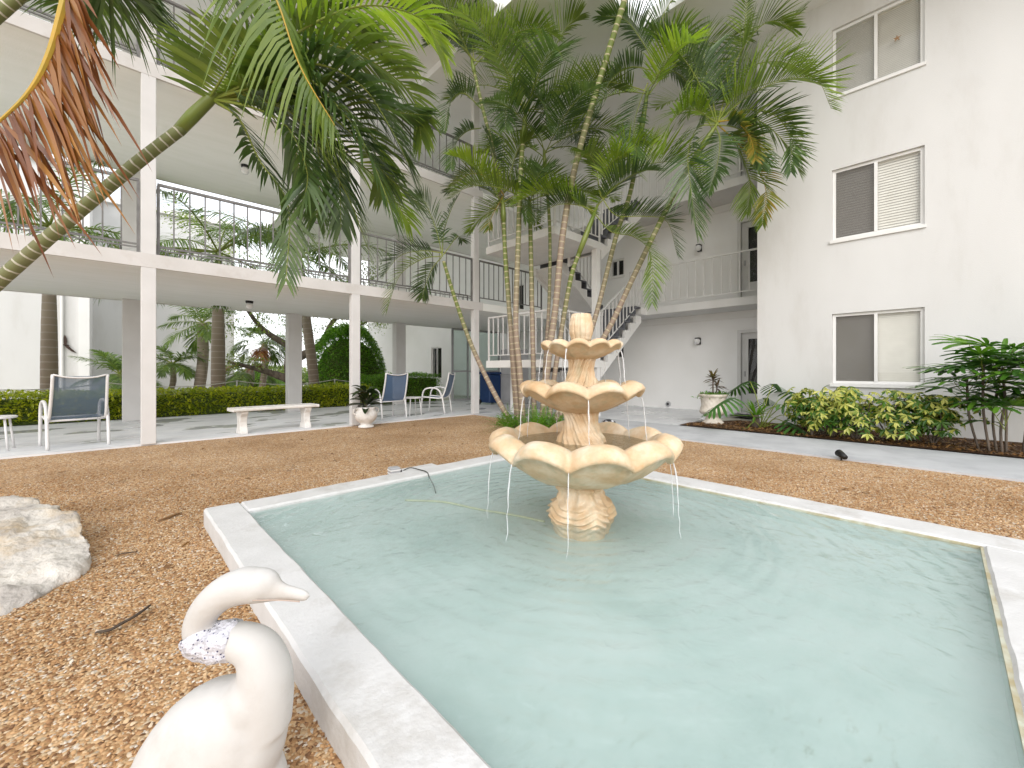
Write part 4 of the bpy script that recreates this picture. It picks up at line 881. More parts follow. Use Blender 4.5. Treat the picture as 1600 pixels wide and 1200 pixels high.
# ---- royal palms behind the hedge
def royal(label, x, d, r, zt, seed, lean=(0, 0), fl=2.9, nf=11, base_mul=1.1):
    random.seed(seed); b = at(x, 600, d); b.z = -.03
    e_ = empty('royal_palm', b, 0, label, 'palm', 'tall background palms behind the hedge')
    top = b + Vector((lean[0], lean[1], zt))
    trunk(e_, [b, b.lerp(top, .35) + Vector((-lean[0], -lean[1], 0)) * .05, b.lerp(top, .7), top], r * base_mul, r * .8, M['royal'], 40, 14, bulge=lambda q: 1 + .12 * math.sin(q * 3.1), wob=.01)
    dr = Vector((lean[0], lean[1], zt)).normalized(); ct = top + dr * 1.25
    MB().tube([p - e_.location for p in (top - dr * .03, top + dr * .25, top + dr * .8, ct)], [r * .84, r * .95, r * .7, r * .3], 14).build('crownshaft', M['shaft'], e_, smooth=True)
    for k in range(nf):
        az = 6.283 * (k + random.uniform(-.3, .3)) / nf
        frond(e_, arch(ct, az, random.uniform(-.35, .9), fl * random.uniform(.85, 1.1), random.uniform(1.0, 1.9)), RY, nl=54, ll=.62, lw=.032, droop=.55, vee=.2, plume=.7, r0=.03)
royal('wide trunked royal palm behind the armchair at the hedge', 77, 9.4, .13, 3.15, 51)
royal('royal palm behind the hedge seen between the columns over the bench', 341, 11.6, .155, 3.2, 52)
royal('slightly leaning royal palm behind the round clipped bush', 494, 13.4, .14, 3.6, 53, lean=(-.3, .25))
def small_palm(label, x, d, zt, fl, seed, r=.12, mt=RY, nf=12, fan=False, skirt=False, nm='small_palm'):
    random.seed(seed); b = at(x, 600, d); b.z = -.03
    e_ = empty(nm, b, 0, label, 'palm')
    top = b + Vector((.15, 0, zt)); trunk(e_, [b, b.lerp(top, .5) + Vector((.1, .05, 0)), top], r * 1.1, r, M['royal'], 20, 10, wob=.04)
    for k in range(nf):
        az = 6.283 * (k + random.uniform(-.3, .3)) / nf
        frond(e_, arch(top, az, random.uniform(-.5, 1.1), fl * random.uniform(.8, 1.1), random.uniform(.6, 1.6)), mt if random.random() < .85 or not skirt else [M['petioley'], M['fr_dead']], nl=34, ll=fl * (.34 if not fan else .55), lw=.04, droop=.4, vee=.2, plume=.4, t0=.12 if not fan else .55, r0=.02, ang=(60, 15))
small_palm('small feathery palm with a reddish trunk against the plain white building', 309, 17, 3.1, 1.8, 61, .19)
small_palm('bushy feather palm at the corner of the neighbouring wall', 178, 14.5, 1.0, 1.45, 62, .1, nf=13)
small_palm('second bushy feather palm leaning on the plain white building', 262, 16.5, 1.4, 1.4, 63, .1, nf=13)
small_palm('low cabbage palm with a brown skirt beyond the hedge', 385, 22, 1.3, 1.5, 64, .2, nf=16, fan=True, skirt=True, nm='cabbage_palm')
small_palm('round headed cabbage palm on a pale bent trunk beyond the hedge', 408, 21, 2.5, 1.3, 65, .14, nf=20, fan=True, skirt=True, nm='cabbage_palm')

# ================================================================== LEAFY PLANTS
def leaf_cloud(name, n, sampler, size, mat, parent, asp=.45, up=.4, fold=.25):
    C = np.array([sampler() for _ in range(n)]); a = np.random.uniform(0, 6.283, n); el = np.random.normal(up * .5, .55, n)
    d = np.stack([np.cos(a) * np.cos(el), np.sin(a) * np.cos(el), np.sin(el)], -1)
    s = np.stack([-np.sin(a), np.cos(a), np.random.normal(0, .35, n)], -1); s /= np.linalg.norm(s, axis=1, keepdims=True); nn = np.cross(d, s)
    L = size * np.random.uniform(.6, 1.25, (n, 1)); W = L * asp
    v = np.stack([C, C + d * L * .45 + s * W * .5 + nn * W * fold, C + d * L - np.array([0, 0, 1]) * L * .15, C + d * L * .45 - s * W * .5 + nn * W * fold, C + d * L * .48], 1).reshape(-1, 3)
    b = (np.arange(n) * 5)[:, None]; f = np.concatenate([b + np.array([[0, 1, 4]]), b + np.array([[1, 2, 4]]), b + np.array([[2, 3, 4]]), b + np.array([[3, 0, 4]])], 0)
    return inst(name, npmesh(name, v, f, mat), parent)
def hedge_row(name, label, x0, x1, y0, y1, h, n, size, mat, core, bump=.08, cat='hedge'):
    e_ = empty(name, ((x0 + x1) / 2, (y0 + y1) / 2, 0), 0, label, cat); hx, hy = (x1 - x0) / 2, (y1 - y0) / 2
    def smp():
        while True:
            x, y = random.uniform(-hx, hx), random.uniform(-hy, hy); top = h * (1 + bump * 2.2 * mnoise.noise(Vector((x * 1.3 + x0, y * 1.5, 3)))) ; z = random.uniform(.02, top)
            ed = min(top - z, .7 * (hy - abs(y)), .9 * (hx - abs(x)))
            if ed < .14 * random.random() + .02: return (x * (1 + .02), y * 1.06, z)
    leaf_cloud('foliage', n, smp, size, mat, e_)
    m_ = MB(); k = 24
    for i in range(k):
        xa, xb = -hx + .1 + (2*hx - .2) * i / k, -hx + .1 + (2*hx - .2) * (i + 1) / k
        top = h * (1 + bump * 2.2 * mnoise.noise(Vector(((xa + xb) / 2 * 1.3 + x0, 0, 3)))) - .13
        m_.box(xa, xb, -hy + .12, hy - .12, 0, top)
    m_.build('inner_core', core, e_)  # solid filling behind the leaves, its dark tone standing for inner shade
    return e_
M['hcore'] = paint('hedge_core', (.06, .095, .018), (.09, .12, .03), 20, .9, .5)  # core colour darker than the leaves, for the shaded inner foliage
hedge_row('hedge', 'low yellow green clipped hedge along the back of the walkway', -6.5, 5.9, 12.75, 13.5, .64, 24000, .10, M['hedge'], M['hcore'])
hedge_row('hedge', 'darker green clipped hedge behind the two blue chairs', 6.05, 8.6, 12.7, 13.8, .95, 10000, .075, M['hedged'], M['hcore'])
def round_bush(label, c, rx, rz, n, size, mat):
    e_ = empty('round_bush', (c.x, c.y, 0), 0, label, 'bush')
    def smp():
        a, b = random.uniform(0, 6.283), random.uniform(0, 1.5708); rr = 1 - .12 * random.random() ** 1.5 + .10 * mnoise.noise(Vector((math.cos(a) * 2, math.sin(a) * 2, b * 2)))
        return (rx * rr * math.cos(a) * math.cos(b) ** .7, rx * rr * math.sin(a) * math.cos(b) ** .7, .1 + rz * rr * math.sin(b))
    leaf_cloud('foliage', n, smp, size, mat, e_)
    m_ = MB(); m_.lathe([(rx * .5, 0), (rx * .82, .2), (rx * .8, rz * .4), (rx * .6, rz * .7), (rx * .25, rz * .86)], 20); m_.build('inner_core', M['hcore'], e_)
round_bush('tall rounded bright green clipped bush behind the hedge', at(545, 600, 17), 1.55, 2.75, 15000, .12, M['hedged'])
def broad_tree(label, b, pts, crown, n, size, r=.18):
    e_ = empty('broadleaf_tree', (b.x, b.y, -.03), 0, label, 'tree'); m_ = MB()
    ends = []
    for path, r0 in pts:
        P = [Vector(p) for p in path]; q = bez(P, 12); m_.tube(q, [r0 * (1 - .75 * i / 11) for i in range(12)], 8); ends += q[7:]
    m_.build('trunk', M['bark'], e_, smooth=True)
    def smp():
        c = random.choice(ends if random.random() < .35 else crown); rr = .75
        while True:
            p = Vector((random.gauss(0, rr * .55), random.gauss(0, rr * .55), random.gauss(0, rr * .35)))
            if mnoise.noise((Vector(c) + p) * 1.6) > -.05: return Vector(c) + p
    leaf_cloud('crown', n, smp, size, M['tree'], e_)
random.seed(90)
tb = at(470, 600, 19)
crown = [(random.uniform(-4.5, 4.5), random.uniform(-1.5, 1.5), random.uniform(2.6, 7.)) for _ in range(34)]
broad_tree('sprawling olive green tree with crooked dark limbs beyond the hedge', tb, [([(0, 0, 0), (-.5, 0, 1.2), (-.2, .2, 2.6), (.6, 0, 4.6)], .28), ([(-.3, 0, 1.6), (.9, 0, 2.4), (1.6, .3, 3.6), (3., 0, 4.8)], .2), ([(-.3, 0, 2.1), (-1.6, 0, 3.0), (-2.6, -.3, 4.4)], .16), ([(-.4, 0, .7), (-1.4, .2, 1.1), (-2.8, 0, 1.5)], .2), ([(1.2, .1, 3), (2.4, .2, 3.2), (3.6, 0, 3.9)], .11)], crown, 9000, .14)
# far row of shrubs and trees closing the view
for k, (x, d, rx, rz) in enumerate(((395, 30, 3.0, 1.5), (455, 33, 3.4, 1.7), (330, 27, 1.9, 1.0), (600, 40, 4.5, 3.0))):
    pass
round_bush('loose dark shrub at the far end of the lawn behind the cabbage palms', at(440, 600, 34), 3.0, 1.3, 3500, .2, M['tree'])
round_bush('wide low shrub under the cabbage palms', at(398, 600, 26), 1.7, .95, 2500, .16, M['hedged'])

def blade(mb, base, az, el, L, wd, droop, seg=5, twist=0., shape='lance'):
    p = Vector(base); d = Vector((math.cos(az) * math.cos(el), math.sin(az) * math.cos(el), math.sin(el))); s = Vector((-math.sin(az), math.cos(az), twist)).normalized(); vs = []
    for k in range(seg + 1):
        q = k / seg; c = p + d * L * q + Vector((0, 0, -1)) * droop * L * q * q
        ww = wd * (math.sin(min(1, (q * .92 + .08)) * math.pi) ** .7 if shape == 'lance' else (1 - q) ** .6)
        nn = d.cross(s); vs += [c - s * ww * .5 + nn * ww * .12, c - nn * ww * .1, c + s * ww * .5 + nn * ww * .12]
    b = []
    for k in range(seg):
        i = k * 3; b += [(i, i+1, i+4, i+3), (i+1, i+2, i+5, i+4)]
    mb.add(vs, b)
def split_leaf(base, tip_dir, L, mat, parent, lobes_=8):
    """deeply cut philodendron leaf: a midrib with finger lobes on both sides"""
    T = Vector(tip_dir).normalized(); S = T.cross(Vector((0, 0, 1))).normalized(); Nn = S.cross(T); mb = MB()
    for k in range(lobes_ + 1):
        q = k / lobes_; p = Vector(base) + T * L * q - Vector((0, 0, 1)) * L * .25 * q * q
        ll = L * (.52 * math.sin((q * .8 + .18) * math.pi) ** .8 + .1); A = R(100 - 75 * q)
        for sg in (-1, 1):
            if k == lobes_ and sg == 1: continue
            d = (T * math.cos(A) + S * sg * math.sin(A) - Nn * .22).normalized() if k < lobes_ else T
            wv = d.cross(Nn).normalized(); w_ = L * .085; vs = []
            for s_, ww in ((0, .9), (.35, 1.), (.7, 1.15), (.92, .7), (1, .1)):
                c = p + d * ll * s_ - Vector((0, 0, 1)) * ll * .3 * s_ * s_; vs += [c - wv * w_ * ww * .5, c + wv * w_ * ww * .5]
            mb.add(vs, [(2*i, 2*i+1, 2*i+3, 2*i+2) for i in range(4)])
    # web along the midrib
    vs = []
    for k in range(6):
        q = k / 5; p = Vector(base) + T * L * q * .97 - Vector((0, 0, 1)) * L * .25 * q * q; w_ = L * .13 * (1 - q * .6); vs += [p - S * w_ + Nn * .004, p + S * w_ + Nn * .004]
    mb.add(vs, [(2*i, 2*i+1, 2*i+3, 2*i+2) for i in range(5)])
    return mb.build('leaf', mat, parent)

# ---- plants along the right wall
random.seed(101)
pb = gnd(1190, 672); ph = empty('philodendron', (pb.x, pb.y, .03), 0, 'split leaf philodendron with long arching stalks in the bed by the door', 'plant')
for (lx, ly, dd, Lf, adz) in ((1172, 596, 7.9, .42, 2.4), (1146, 622, 7.5, .46, 2.6), (1208, 600, 8.0, .42, 1.2), (1232, 612, 7.7, .45, -.5), (1218, 632, 7.5, .42, -1.2), (1250, 628, 7.6, .36, -.8), (1228, 660, 7.2, .46, -1.8), (1255, 675, 7.1, .44, -1.2), (1168, 668, 7.6, .3, 2.6), (1196, 622, 8.1, .36, .5), (1240, 650, 7.5, .4, -.9)):
    b = at(lx, ly, dd) - ph.location; st = Vector((random.uniform(-.05, .05), random.uniform(-.05, .05), 0)); td = Vector((b.x, b.y, 0)); td = (td.normalized() if td.length > .05 else Vector((1, 0, 0))) + Vector((0, 0, -.25))
    lf = split_leaf(b, td, Lf * 1.2, M['philo'], ph)
    MB().tube(bez([st, st.lerp(b, .5) + Vector((0, 0, .12)), b], 8), .008, 6).build('stalk', M['petiole'], ph, smooth=True)
yb = gnd(1181, 671); yu = empty('bromeliad', (yb.x, yb.y, .03), 0, 'spiky green rosette on a scaly stump in the bed by the door', 'plant')
MB().tube([(0, 0, -.02), (0, 0, .12), (0, 0, .24)], [.075, .07, .05], 10).build('stump', M['bark'], yu, smooth=True)
for k in range(22):
    m_ = MB(); blade(m_, (0, 0, .2), k * 2.4, random.uniform(.15, 1.35), random.uniform(.35, .6), .045, random.uniform(.1, .5)); m_.build('leaf', M['fern'], yu)
ag = gnd(1290, 690); ag2 = empty('bromeliad', (ag.x + .9, ag.y + .1, .04), 0, 'upright dark green rosette among the variegated shrubs', 'plant')
for k in range(10):
    m_ = MB(); blade(m_, (0, 0, .3), k * 2.4, random.uniform(.3, 1.3), random.uniform(.4, .6), .07, random.uniform(.05, .4)); m_.build('leaf', M['philo'], ag2)
MB().tube([(0, 0, -.03), (0, 0, .34)], .03, 8).build('stem', M['bark'], ag2, smooth=True)

def schefflera(label, px, py, rx, rz, seed, n=80):
    """shrub of umbrella leaves: each leaf a ring of leaflets on a stalk"""
    random.seed(seed); b = gnd(px, py); e_ = empty('variegated_shrub', (b.x, b.y, .035), 0, label, 'shrub', 'variegated shrubs under the ground floor window')
    mb = MB(); st = MB(); tops = []
    for k in range(9):
        a = random.uniform(0, 6.283); top = Vector((math.cos(a) * rx * random.uniform(.2, .8), math.sin(a) * rx * random.uniform(.2, .7), rz * random.uniform(.55, .95)))
        st.tube(bez([(0, 0, -.03), top * .4 + Vector((random.uniform(-.06, .06), random.uniform(-.06, .06), 0)), top], 7), [.013 * (1 - .6 * i / 6) for i in range(7)], 6); tops.append(top)
    st.build('stem', M['bark'], e_, smooth=True)
    for k in range(n):
        t = random.choice(tops); c = Vector((t.x * random.uniform(.6, 1.25), t.y * random.uniform(.6, 1.25), t.z)) + Vector((random.gauss(0, .12), random.gauss(0, .12), random.uniform(-.42, .08) * rz)); c.z = max(c.z, .09)
        ax = Vector((c.x * 1.3, c.y * 1.3, .5 + random.uniform(-.2, .4))).normalized(); s1 = ax.orthogonal().normalized(); s2 = ax.cross(s1); L0 = random.uniform(.075, .125)
        for j in range(7):
            th = 6.283 * j / 7 + random.uniform(-.15, .15); d = (s1 * math.cos(th) + s2 * math.sin(th) - ax * .35 + ax * random.uniform(-.2, .2)).normalized(); w_ = d.cross(ax).normalized(); L = L0 * random.uniform(.8, 1.15)
            mb.add([c, c + d * L * .55 + w_ * L * .2, c + d * L - ax * L * .2, c + d * L * .55 - w_ * L * .2], [(0, 1, 2, 3)])
    mb.build('foliage', M['varieg'], e_)
schefflera('tallest variegated shrub next to the split leaf plant', 1268, 684, .42, .86, 1, 170)
schefflera('loose variegated shrub with bare crossing stems under the window', 1338, 690, .40, .80, 2, 130)
schefflera('full yellow variegated shrub below the middle of the window', 1395, 693, .40, .80, 3, 150)
schefflera('bushy variegated shrub at the end of the row by the lady palm', 1458, 698, .44, .74, 4, 180)
schefflera('small variegated shrub tucked behind the first of the row', 1300, 686, .34, .72, 6, 110)

# ---- lady palm at the right edge
random.seed(111)
rbp = gnd(1572, 712); rh = empty('lady_palm', (rbp.x, rbp.y, .03), 0, 'lady palm with dark fan leaves on thin canes against the white wall', 'palm')
def fan_leaf(c, d, L, parent):
    d = Vector(d).normalized(); s = d.cross(Vector((0, 0, 1))).normalized(); nn = s.cross(d); mb = MB(); nf = random.choice((7, 8, 9))
    for j in range(nf):
        th = R(-85 + 170 * j / (nf - 1)); dj = (d * math.cos(th) + s * math.sin(th) + nn * .12).normalized(); w_ = dj.cross(nn).normalized(); l = L * (1 - .25 * abs(th) / R(85)) * random.uniform(.9, 1.08); vs = []
        for s_, ww in ((.05, .35), (.35, 1.), (.7, 1.), (.95, .75), (1, .3)):
            p = c + dj * l * s_ - Vector((0, 0, 1)) * l * .32 * s_ * s_; vs += [p - w_ * L * .055 * ww, p - nn * .004, p + w_ * L * .055 * ww]
        mb.add(vs, [f for i in range(4) for f in ((3*i, 3*i+1, 3*i+4, 3*i+3), (3*i+1, 3*i+2, 3*i+5, 3*i+4))])
    mb.build('fan_leaf', M['rhapis'], parent)
for (cx_, cy_, h_, n_) in ((0, 0, 1.1, 9), (.12, -.2, 1.3, 10), (-.15, -.3, 1.0, 9), (.2, .1, .8, 8), (.05, -.5, 1.35, 10), (-.1, .05, .65, 7), (-.05, -.75, 1.2, 9), (.1, .32, .95, 9), (-.1, .2, 1.15, 9)):
    top = Vector((cx_ * 1.3, cy_ + random.uniform(-.05, .05), h_))
    MB().tube(bez([(cx_ * .6, cy_ * .7, -.03), (cx_, cy_, h_ * .5), top], 8), .014, 7).build('cane', M['bark'], rh, smooth=True)
    for k in range(n_):
        a = 6.283 * (k + random.uniform(-.3, .3)) / n_; el = random.uniform(.1, 1.35); b0_ = top - Vector((0, 0, random.uniform(0, .35))); pl = random.uniform(.22, .42)
        d = Vector((math.cos(a) * math.cos(el), math.sin(a) * math.cos(el), math.sin(el))); c = b0_ + d * pl
        if c.x + rbp.x > UW - .16: continue
        MB().tube([b0_, b0_ + d * pl * .5 + Vector((0, 0, .01)), c], .0045, 5).build('stalk', M['petiole'], rh)
        fan_leaf(c, (d.x - .15, d.y, d.z * .4 - .1), random.uniform(.42, .54), rh)

# ---- fern tufts at the foot of the clump
for (x, y, s_, n_, sd_) in ((797, 672, 1.15, 90, 1), (842, 674, 1.3, 130, 2), (872, 672, 1.0, 80, 3)):
    random.seed(200 + sd_); b = gnd(x, y); e_ = empty('fern', (b.x, b.y, 0), 0, {1: 'bright green fern tuft at the foot of the left leaning stem', 2: 'large bright green fern tuft at the middle of the palm clump', 3: 'bright green fern tuft behind the fountain stem'}[sd_], 'fern', 'fern tufts under the palm clump')
    m_ = MB()
    for k in range(n_):
        az, el, L = random.uniform(0, 6.283), random.uniform(.3, 1.4), s_ * random.uniform(.35, .7); bs_ = Vector((random.gauss(0, .1), random.gauss(0, .1), 0)); dr = random.uniform(.2, .7)
        d = Vector((math.cos(az) * math.cos(el), math.sin(az) * math.cos(el), math.sin(el))); s0 = Vector((-math.sin(az), math.cos(az), 0))
        for j in range(3, 14):
            q = j / 13; c = bs_ + d * L * q - Vector((0, 0, 1)) * dr * L * q * q
            for sg in (-1, 1):
                e2 = (s0 * sg + d * .5).normalized(); l = .055 * (1.15 - q)
                m_.add([c, c + e2 * l * .5 + d * .009, c + e2 * l, c + e2 * l * .5 - d * .009], [(0, 1, 2, 3)])
    m_.build('foliage', M['fern'], e_)
# ================================================================== FURNITURE AND ORNAMENTS
def chair(label, loc, rz, sling, back_h=1.0, grp=None):
    """sling armchair: local +y is the way the sitter faces"""
    e_ = empty('sling_chair', loc, rz, label, 'chair', 'white framed sling chairs on the walkway'); w_ = .28
    fr = M['alu']
    for s in (-1, 1):
        MB().tube(bez([(s*(w_+.02), -.30, 0), (s*(w_+.02), -.25, .34), (s*(w_+.02), -.17, .56), (s*(w_+.02), -.05, .635), (s*(w_+.02), .14, .635), (s*(w_+.02), .25, .55), (s*(w_+.02), .29, .30), (s*(w_+.02), .31, 0)], 28), .02, 8, flat=1.0).build('arm_frame', fr, e_, smooth=True)
        MB().tube(bez([(s*w_, .26, .42), (s*w_, .02, .40), (s*w_, -.18, .395), (s*w_*.99, -.27, .5), (s*w_*.96, -.36, .8), (s*w_*.95, -.40, back_h)], 20), .018, 8).build('side_rail', fr, e_, smooth=True)
    MB().tube(bez([(-w_*.95, -.40, back_h), (-w_*.5, -.425, back_h - .035), (0, -.43, back_h - .045), (w_*.5, -.425, back_h - .035), (w_*.95, -.40, back_h)], 14), .012, 8).build('top_rail', fr, e_, smooth=True)
    for (y, z) in ((-.19, .385), (.25, .40)): MB().tube([(-w_, y, z), (0, y, z), (w_, y, z)], .015, 8).build('cross_rail', fr, e_, smooth=True)
    def strip(P, ww):
        m_ = MB(); vs = []
        for i, (y, z) in enumerate(P):
            for k in range(7): x = -ww + 2 * ww * k / 6; vs.append((x, y - .0, z - .012 * (1 - (k / 3 - 1) ** 2)))
        m_.add(vs, [(i*7+k, i*7+k+1, (i+1)*7+k+1, (i+1)*7+k) for i in range(len(P)-1) for k in range(6)]); return m_
    strip([(.25, .415), (.1, .40), (-.05, .393), (-.18, .39)], w_ - .005).build('seat_sling', sling, e_, smooth=True)
    strip([(-.205, .41), (-.262, .48), (-.31, .62), (-.355, .79), (-.398, back_h - .01)], w_ * .95).build('back_sling', sling, e_, smooth=True)
    return e_
ZW = .025
chair('sling armchair with dusty blue see-through back facing the hedge near the round table', (-.40, 8.66, ZW), R(11), M['sling2'], 1.02)
chair('blue sling chair facing the hedge beside the potted dark plant', (4.5, 8.75, ZW), R(2), M['sling'], 1.02)
chair('blue sling chair turned towards the other with its arm showing', (5.95, 8.95, ZW), R(38), M['sling'], 1.02)
def side_table(label, loc, r, h, group):
    e_ = empty('side_table', loc, .3, label, 'table', group)
    MB().lathe([(r - .012, h - .03), (r, h - .022), (r, h - .006), (r - .008, h)], 36).build('table_top', M['alu'], e_, smooth=False)
    for k in range(4):
        a = k * math.pi / 2 + .4
        MB().tube([(r * .75 * math.cos(a), r * .75 * math.sin(a), h - .03), (r * 1.0 * math.cos(a), r * 1.0 * math.sin(a), 0)], .013, 8).build('leg', M['alu'], e_, smooth=True)
t1 = gnd(-8, 707); side_table('round white side table beside the see-through armchair', (t1.x, t1.y, ZW), .2, .46, 'white side tables'); side_table('round white side table between the two blue chairs', (5.2, 8.85, ZW), .22, .44, 'white side tables')

# ---- cast stone bench
bn = empty('stone_bench', (2.1, 8.32, ZW), R(4), 'white cast stone bench with scrolled legs on the walkway edge', 'bench')
m_ = MB(); n = 20; prof = [(-.19, .385), (-.21, .40), (-.21, .425), (-.195, .44), (.195, .44), (.21, .425), (.21, .40), (.19, .385)]; vs = []
for i in range(n + 1):
    x = -.69 + 1.38 * i / n; c = .05 * (1 - (x / .69) ** 2)
    for (y, z) in prof: vs.append((x, y + c, z))
k = len(prof); m_.add(vs, [(i*k+j, i*k+(j+1) % k, (i+1)*k+(j+1) % k, (i+1)*k+j) for i in range(n) for j in range(k)] + [tuple(range(k)), tuple(n*k + j for j in range(k-1, -1, -1))])
m_.build('bench_top', M['cast'], bn)
for x in (-.52, .52):
    pr = [(-.14, 0), (.14, 0), (.135, .05), (.09, .11), (.075, .2), (.10, .29), (.15, .35), (.155, .386), (-.155, .386), (-.15, .35), (-.10, .29), (-.075, .2), (-.09, .11), (-.135, .05)]
    m_ = MB(); m_.add([(x - .055, y, z) for y, z in pr] + [(x + .055, y, z) for y, z in pr], [tuple(range(13, -1, -1)), tuple(range(14, 28))] + [(i, (i+1) % 14, 14 + (i+1) % 14, 14 + i) for i in range(14)])
    m_.build('leg', M['cast'], bn, bevel=.008)

# ---- potted broad-leaved plant by the column
pp = gnd(572, 668); po = empty('flower_pot', (pp.x, pp.y, 0), 0, 'round white pot with handles and a terracotta stain at the column foot', 'pot')
MB().lathe([(.10, 0), (.145, .01), (.145, .035), (.10, .06), (.10, .08), (.17, .14), (.21, .22), (.20, .30), (.165, .36), (.185, .395), (.175, .40), (.15, .37), (.14, .33), (.02, .32)], 40).build('pot_body', M['cast'], po, smooth=True)
for s in (-1, 1): MB().tube(bez([(s * .15, 0, .37), (s * .23, 0, .37), (s * .25, 0, .30), (s * .20, 0, .25)], 10), .014, 7).build('handle', M['cast'], po, smooth=True)
random.seed(120)
pl = empty('broadleaf_plant', (pp.x, pp.y, .33), 0, 'dark bronze green broad leaved plant growing in the white pot', 'plant')
for k in range(34):
    m_ = MB(); az = k * 2.4; el = random.uniform(.05, 1.35); b = Vector((math.cos(az) * .05, math.sin(az) * .05, random.uniform(.05, .42))); blade(m_, b, az, el, random.uniform(.24, .40), random.uniform(.11, .15), random.uniform(.2, .6), 6); m_.build('leaf', M['croton'], pl)
MB().tube([(0, 0, -.01), (.01, 0, .15), (0, .01, .33)], .012, 6).build('stem', M['bark'], pl, smooth=True)

# ---- big urn by the door
ub = gnd(1114, 664); ur = empty('stone_urn', (ub.x, ub.y, .03), 0, 'large cream cast stone urn with ribbed belly standing by the door', 'urn')
def ribs(i, r, z, t):
    q = math.exp(-((z - .24) / .07) ** 2); g_ = .02 * math.exp(-((z - .42) / .1) ** 2)
    return r * (1 + .035 * q * (abs(math.sin(12 * t)) - .5)) + g_ * math.sin(16 * t + z * 60) * .35, z
MB().lathe(fine([(.15, -.01), (.20, .0), (.20, .035), (.17, .06), (.145, .09), (.135, .13), (.16, .16), (.235, .21), (.25, .25), (.235, .30), (.215, .36), (.22, .45), (.235, .52), (.27, .565), (.275, .59), (.255, .598), (.22, .57), (.20, .55), (.03, .54)], 3), 96, mod=ribs).build('urn_body', M['urn'], ur, smooth=True)
random.seed(130)
cd = empty('cordyline', (ub.x, ub.y, .56), 0, 'red and green rosette plant on a short stem growing in the urn', 'plant')
for (sx, sy, hh, nn_) in ((.0, .0, .42, 26), (.06, -.05, .27, 14)):
    MB().tube([(sx * .4, sy * .4, -.02), (sx, sy, hh * .5), (sx * 1.1, sy * 1.1, hh)], .014, 7).build('stem', M['bark'], cd, smooth=True)
    for k in range(nn_):
        m_ = MB(); blade(m_, (sx, sy, hh - random.uniform(0, .12)), k * 2.4, random.uniform(-.2, 1.35), random.uniform(.16, .27), .045, random.uniform(.05, .4)); m_.build('leaf', M['redleaf'], cd)
gcv = empty('trailing_plant', (ub.x, ub.y, .56), 0, 'small trailing green plant spilling over the rim of the urn', 'plant')
def smp():
    a, r_ = random.uniform(0, 6.283), .26 * math.sqrt(random.random()) + (.1 if random.random() < .15 else 0); return (math.cos(a) * r_, math.sin(a) * r_, .05 * random.random() + (.03 if r_ < .27 else -.04))
leaf_cloud('foliage', 260, smp, .08, M['fern'], gcv)

# ---- white bird statue at the pool edge with a cloth round its neck
SW = at(360, 1257, 1.05); SWR = math.atan2(-CT, ST)      # its profile faces the viewer, bill to the pool
sw = empty('swan_statue', (SW.x, SW.y, 0), SWR, 'white painted concrete swan statue leaning its bill over the pool rim', 'statue')
def sp(px, py, y=0.): return Vector(((px - 360) / 616., y, EYE - (py - YH) * 1.05 / 647.))
mb = MB()
def ell(c, rx, ry, rz, rot=0):
    m2 = MB(); m2.lathe([(max(1e-3, math.sin(math.pi * k / 14)), -math.cos(math.pi * k / 14)) for k in range(15)], 28)
    cr, sr = math.cos(rot), math.sin(rot); vs = []
    for (x, y, z) in m2.v:
        x, y, z = x * rx, y * ry, z * rz; vs.append((c[0] + x * cr + z * sr, c[1] + y, c[2] - x * sr + z * cr))
    mb.add(vs, m2.f)
# neck and breast: one tapering loft
neck = [sp(405, 1130), sp(412, 1085), sp(413, 1045), sp(398, 1012), sp(362, 1000), sp(330, 1004), sp(313, 993), sp(312, 972), sp(326, 947), sp(352, 925), sp(385, 914), sp(408, 917)]
mb.tube(bez(neck, 48), list(np.interp(np.linspace(0, 1, 48), [0, .12, .27, .36, .45, .56, .66, .78, .9, 1], [.075, .068, .051, .043, .037, .035, .036, .040, .045, .040])), 20)
ell(sp(398, 914), .064, .041, .042, -.15)
mb.tube(bez([sp(410, 918), sp(440, 924), sp(468, 929), sp(484, 934)], 14), [.038, .036, .032, .028, .0245, .0205, .019, .018, .017, .0165, .016, .015, .0125, .007], 14, flat=.75, ref=(0, 1, 0))
ell(sp(318, 1205), .165, .125, .25, .5); ell(sp(366, 1150), .11, .105, .155, .3); ell(sp(398, 1090), .07, .078, .075, .1); ell(sp(396, 1165), .072, .085, .13, .28); ell(sp(338, 1240), .175, .12, .16, .2)
me0 = mb.mesh('body', M['swan']); tmp = bpy.data.objects.new('body_tmp', me0); col.objects.link(tmp)
rm = tmp.modifiers.new('r', 'REMESH'); rm.mode = 'VOXEL'; rm.voxel_size = .0065; smo = tmp.modifiers.new('s', 'SMOOTH'); smo.iterations = 9; smo.factor = .5
dg = bpy.context.evaluated_depsgraph_get(); me1 = bpy.data.meshes.new_from_object(tmp.evaluated_get(dg)); bpy.data.objects.remove(tmp)
for v in me1.vertices: v.co.z = max(v.co.z, .0)
me1.materials.clear(); me1.materials.append(M['swan']); me1.polygons.foreach_set('use_smooth', [True] * len(me1.polygons)); me1.name = 'body'
inst('body', me1, sw)
M['groove'] = paint('shaded_groove_paint', (.45, .36, .31), (.5, .4, .34), 20, .7, 0)
for s in (-1, 1): MB().tube(bez([sp(407, 927, s * .0325), sp(425, 928.5, s * .027), sp(450, 930.5, s * .022), sp(474, 934, s * .0175)], 12), .0016, 5).build('bill_line', M['groove'], sw, smooth=True)
bd = empty('bandana', (SW.x, SW.y, 0), SWR, 'crumpled white speckled cloth tied round the neck of the swan', 'cloth')
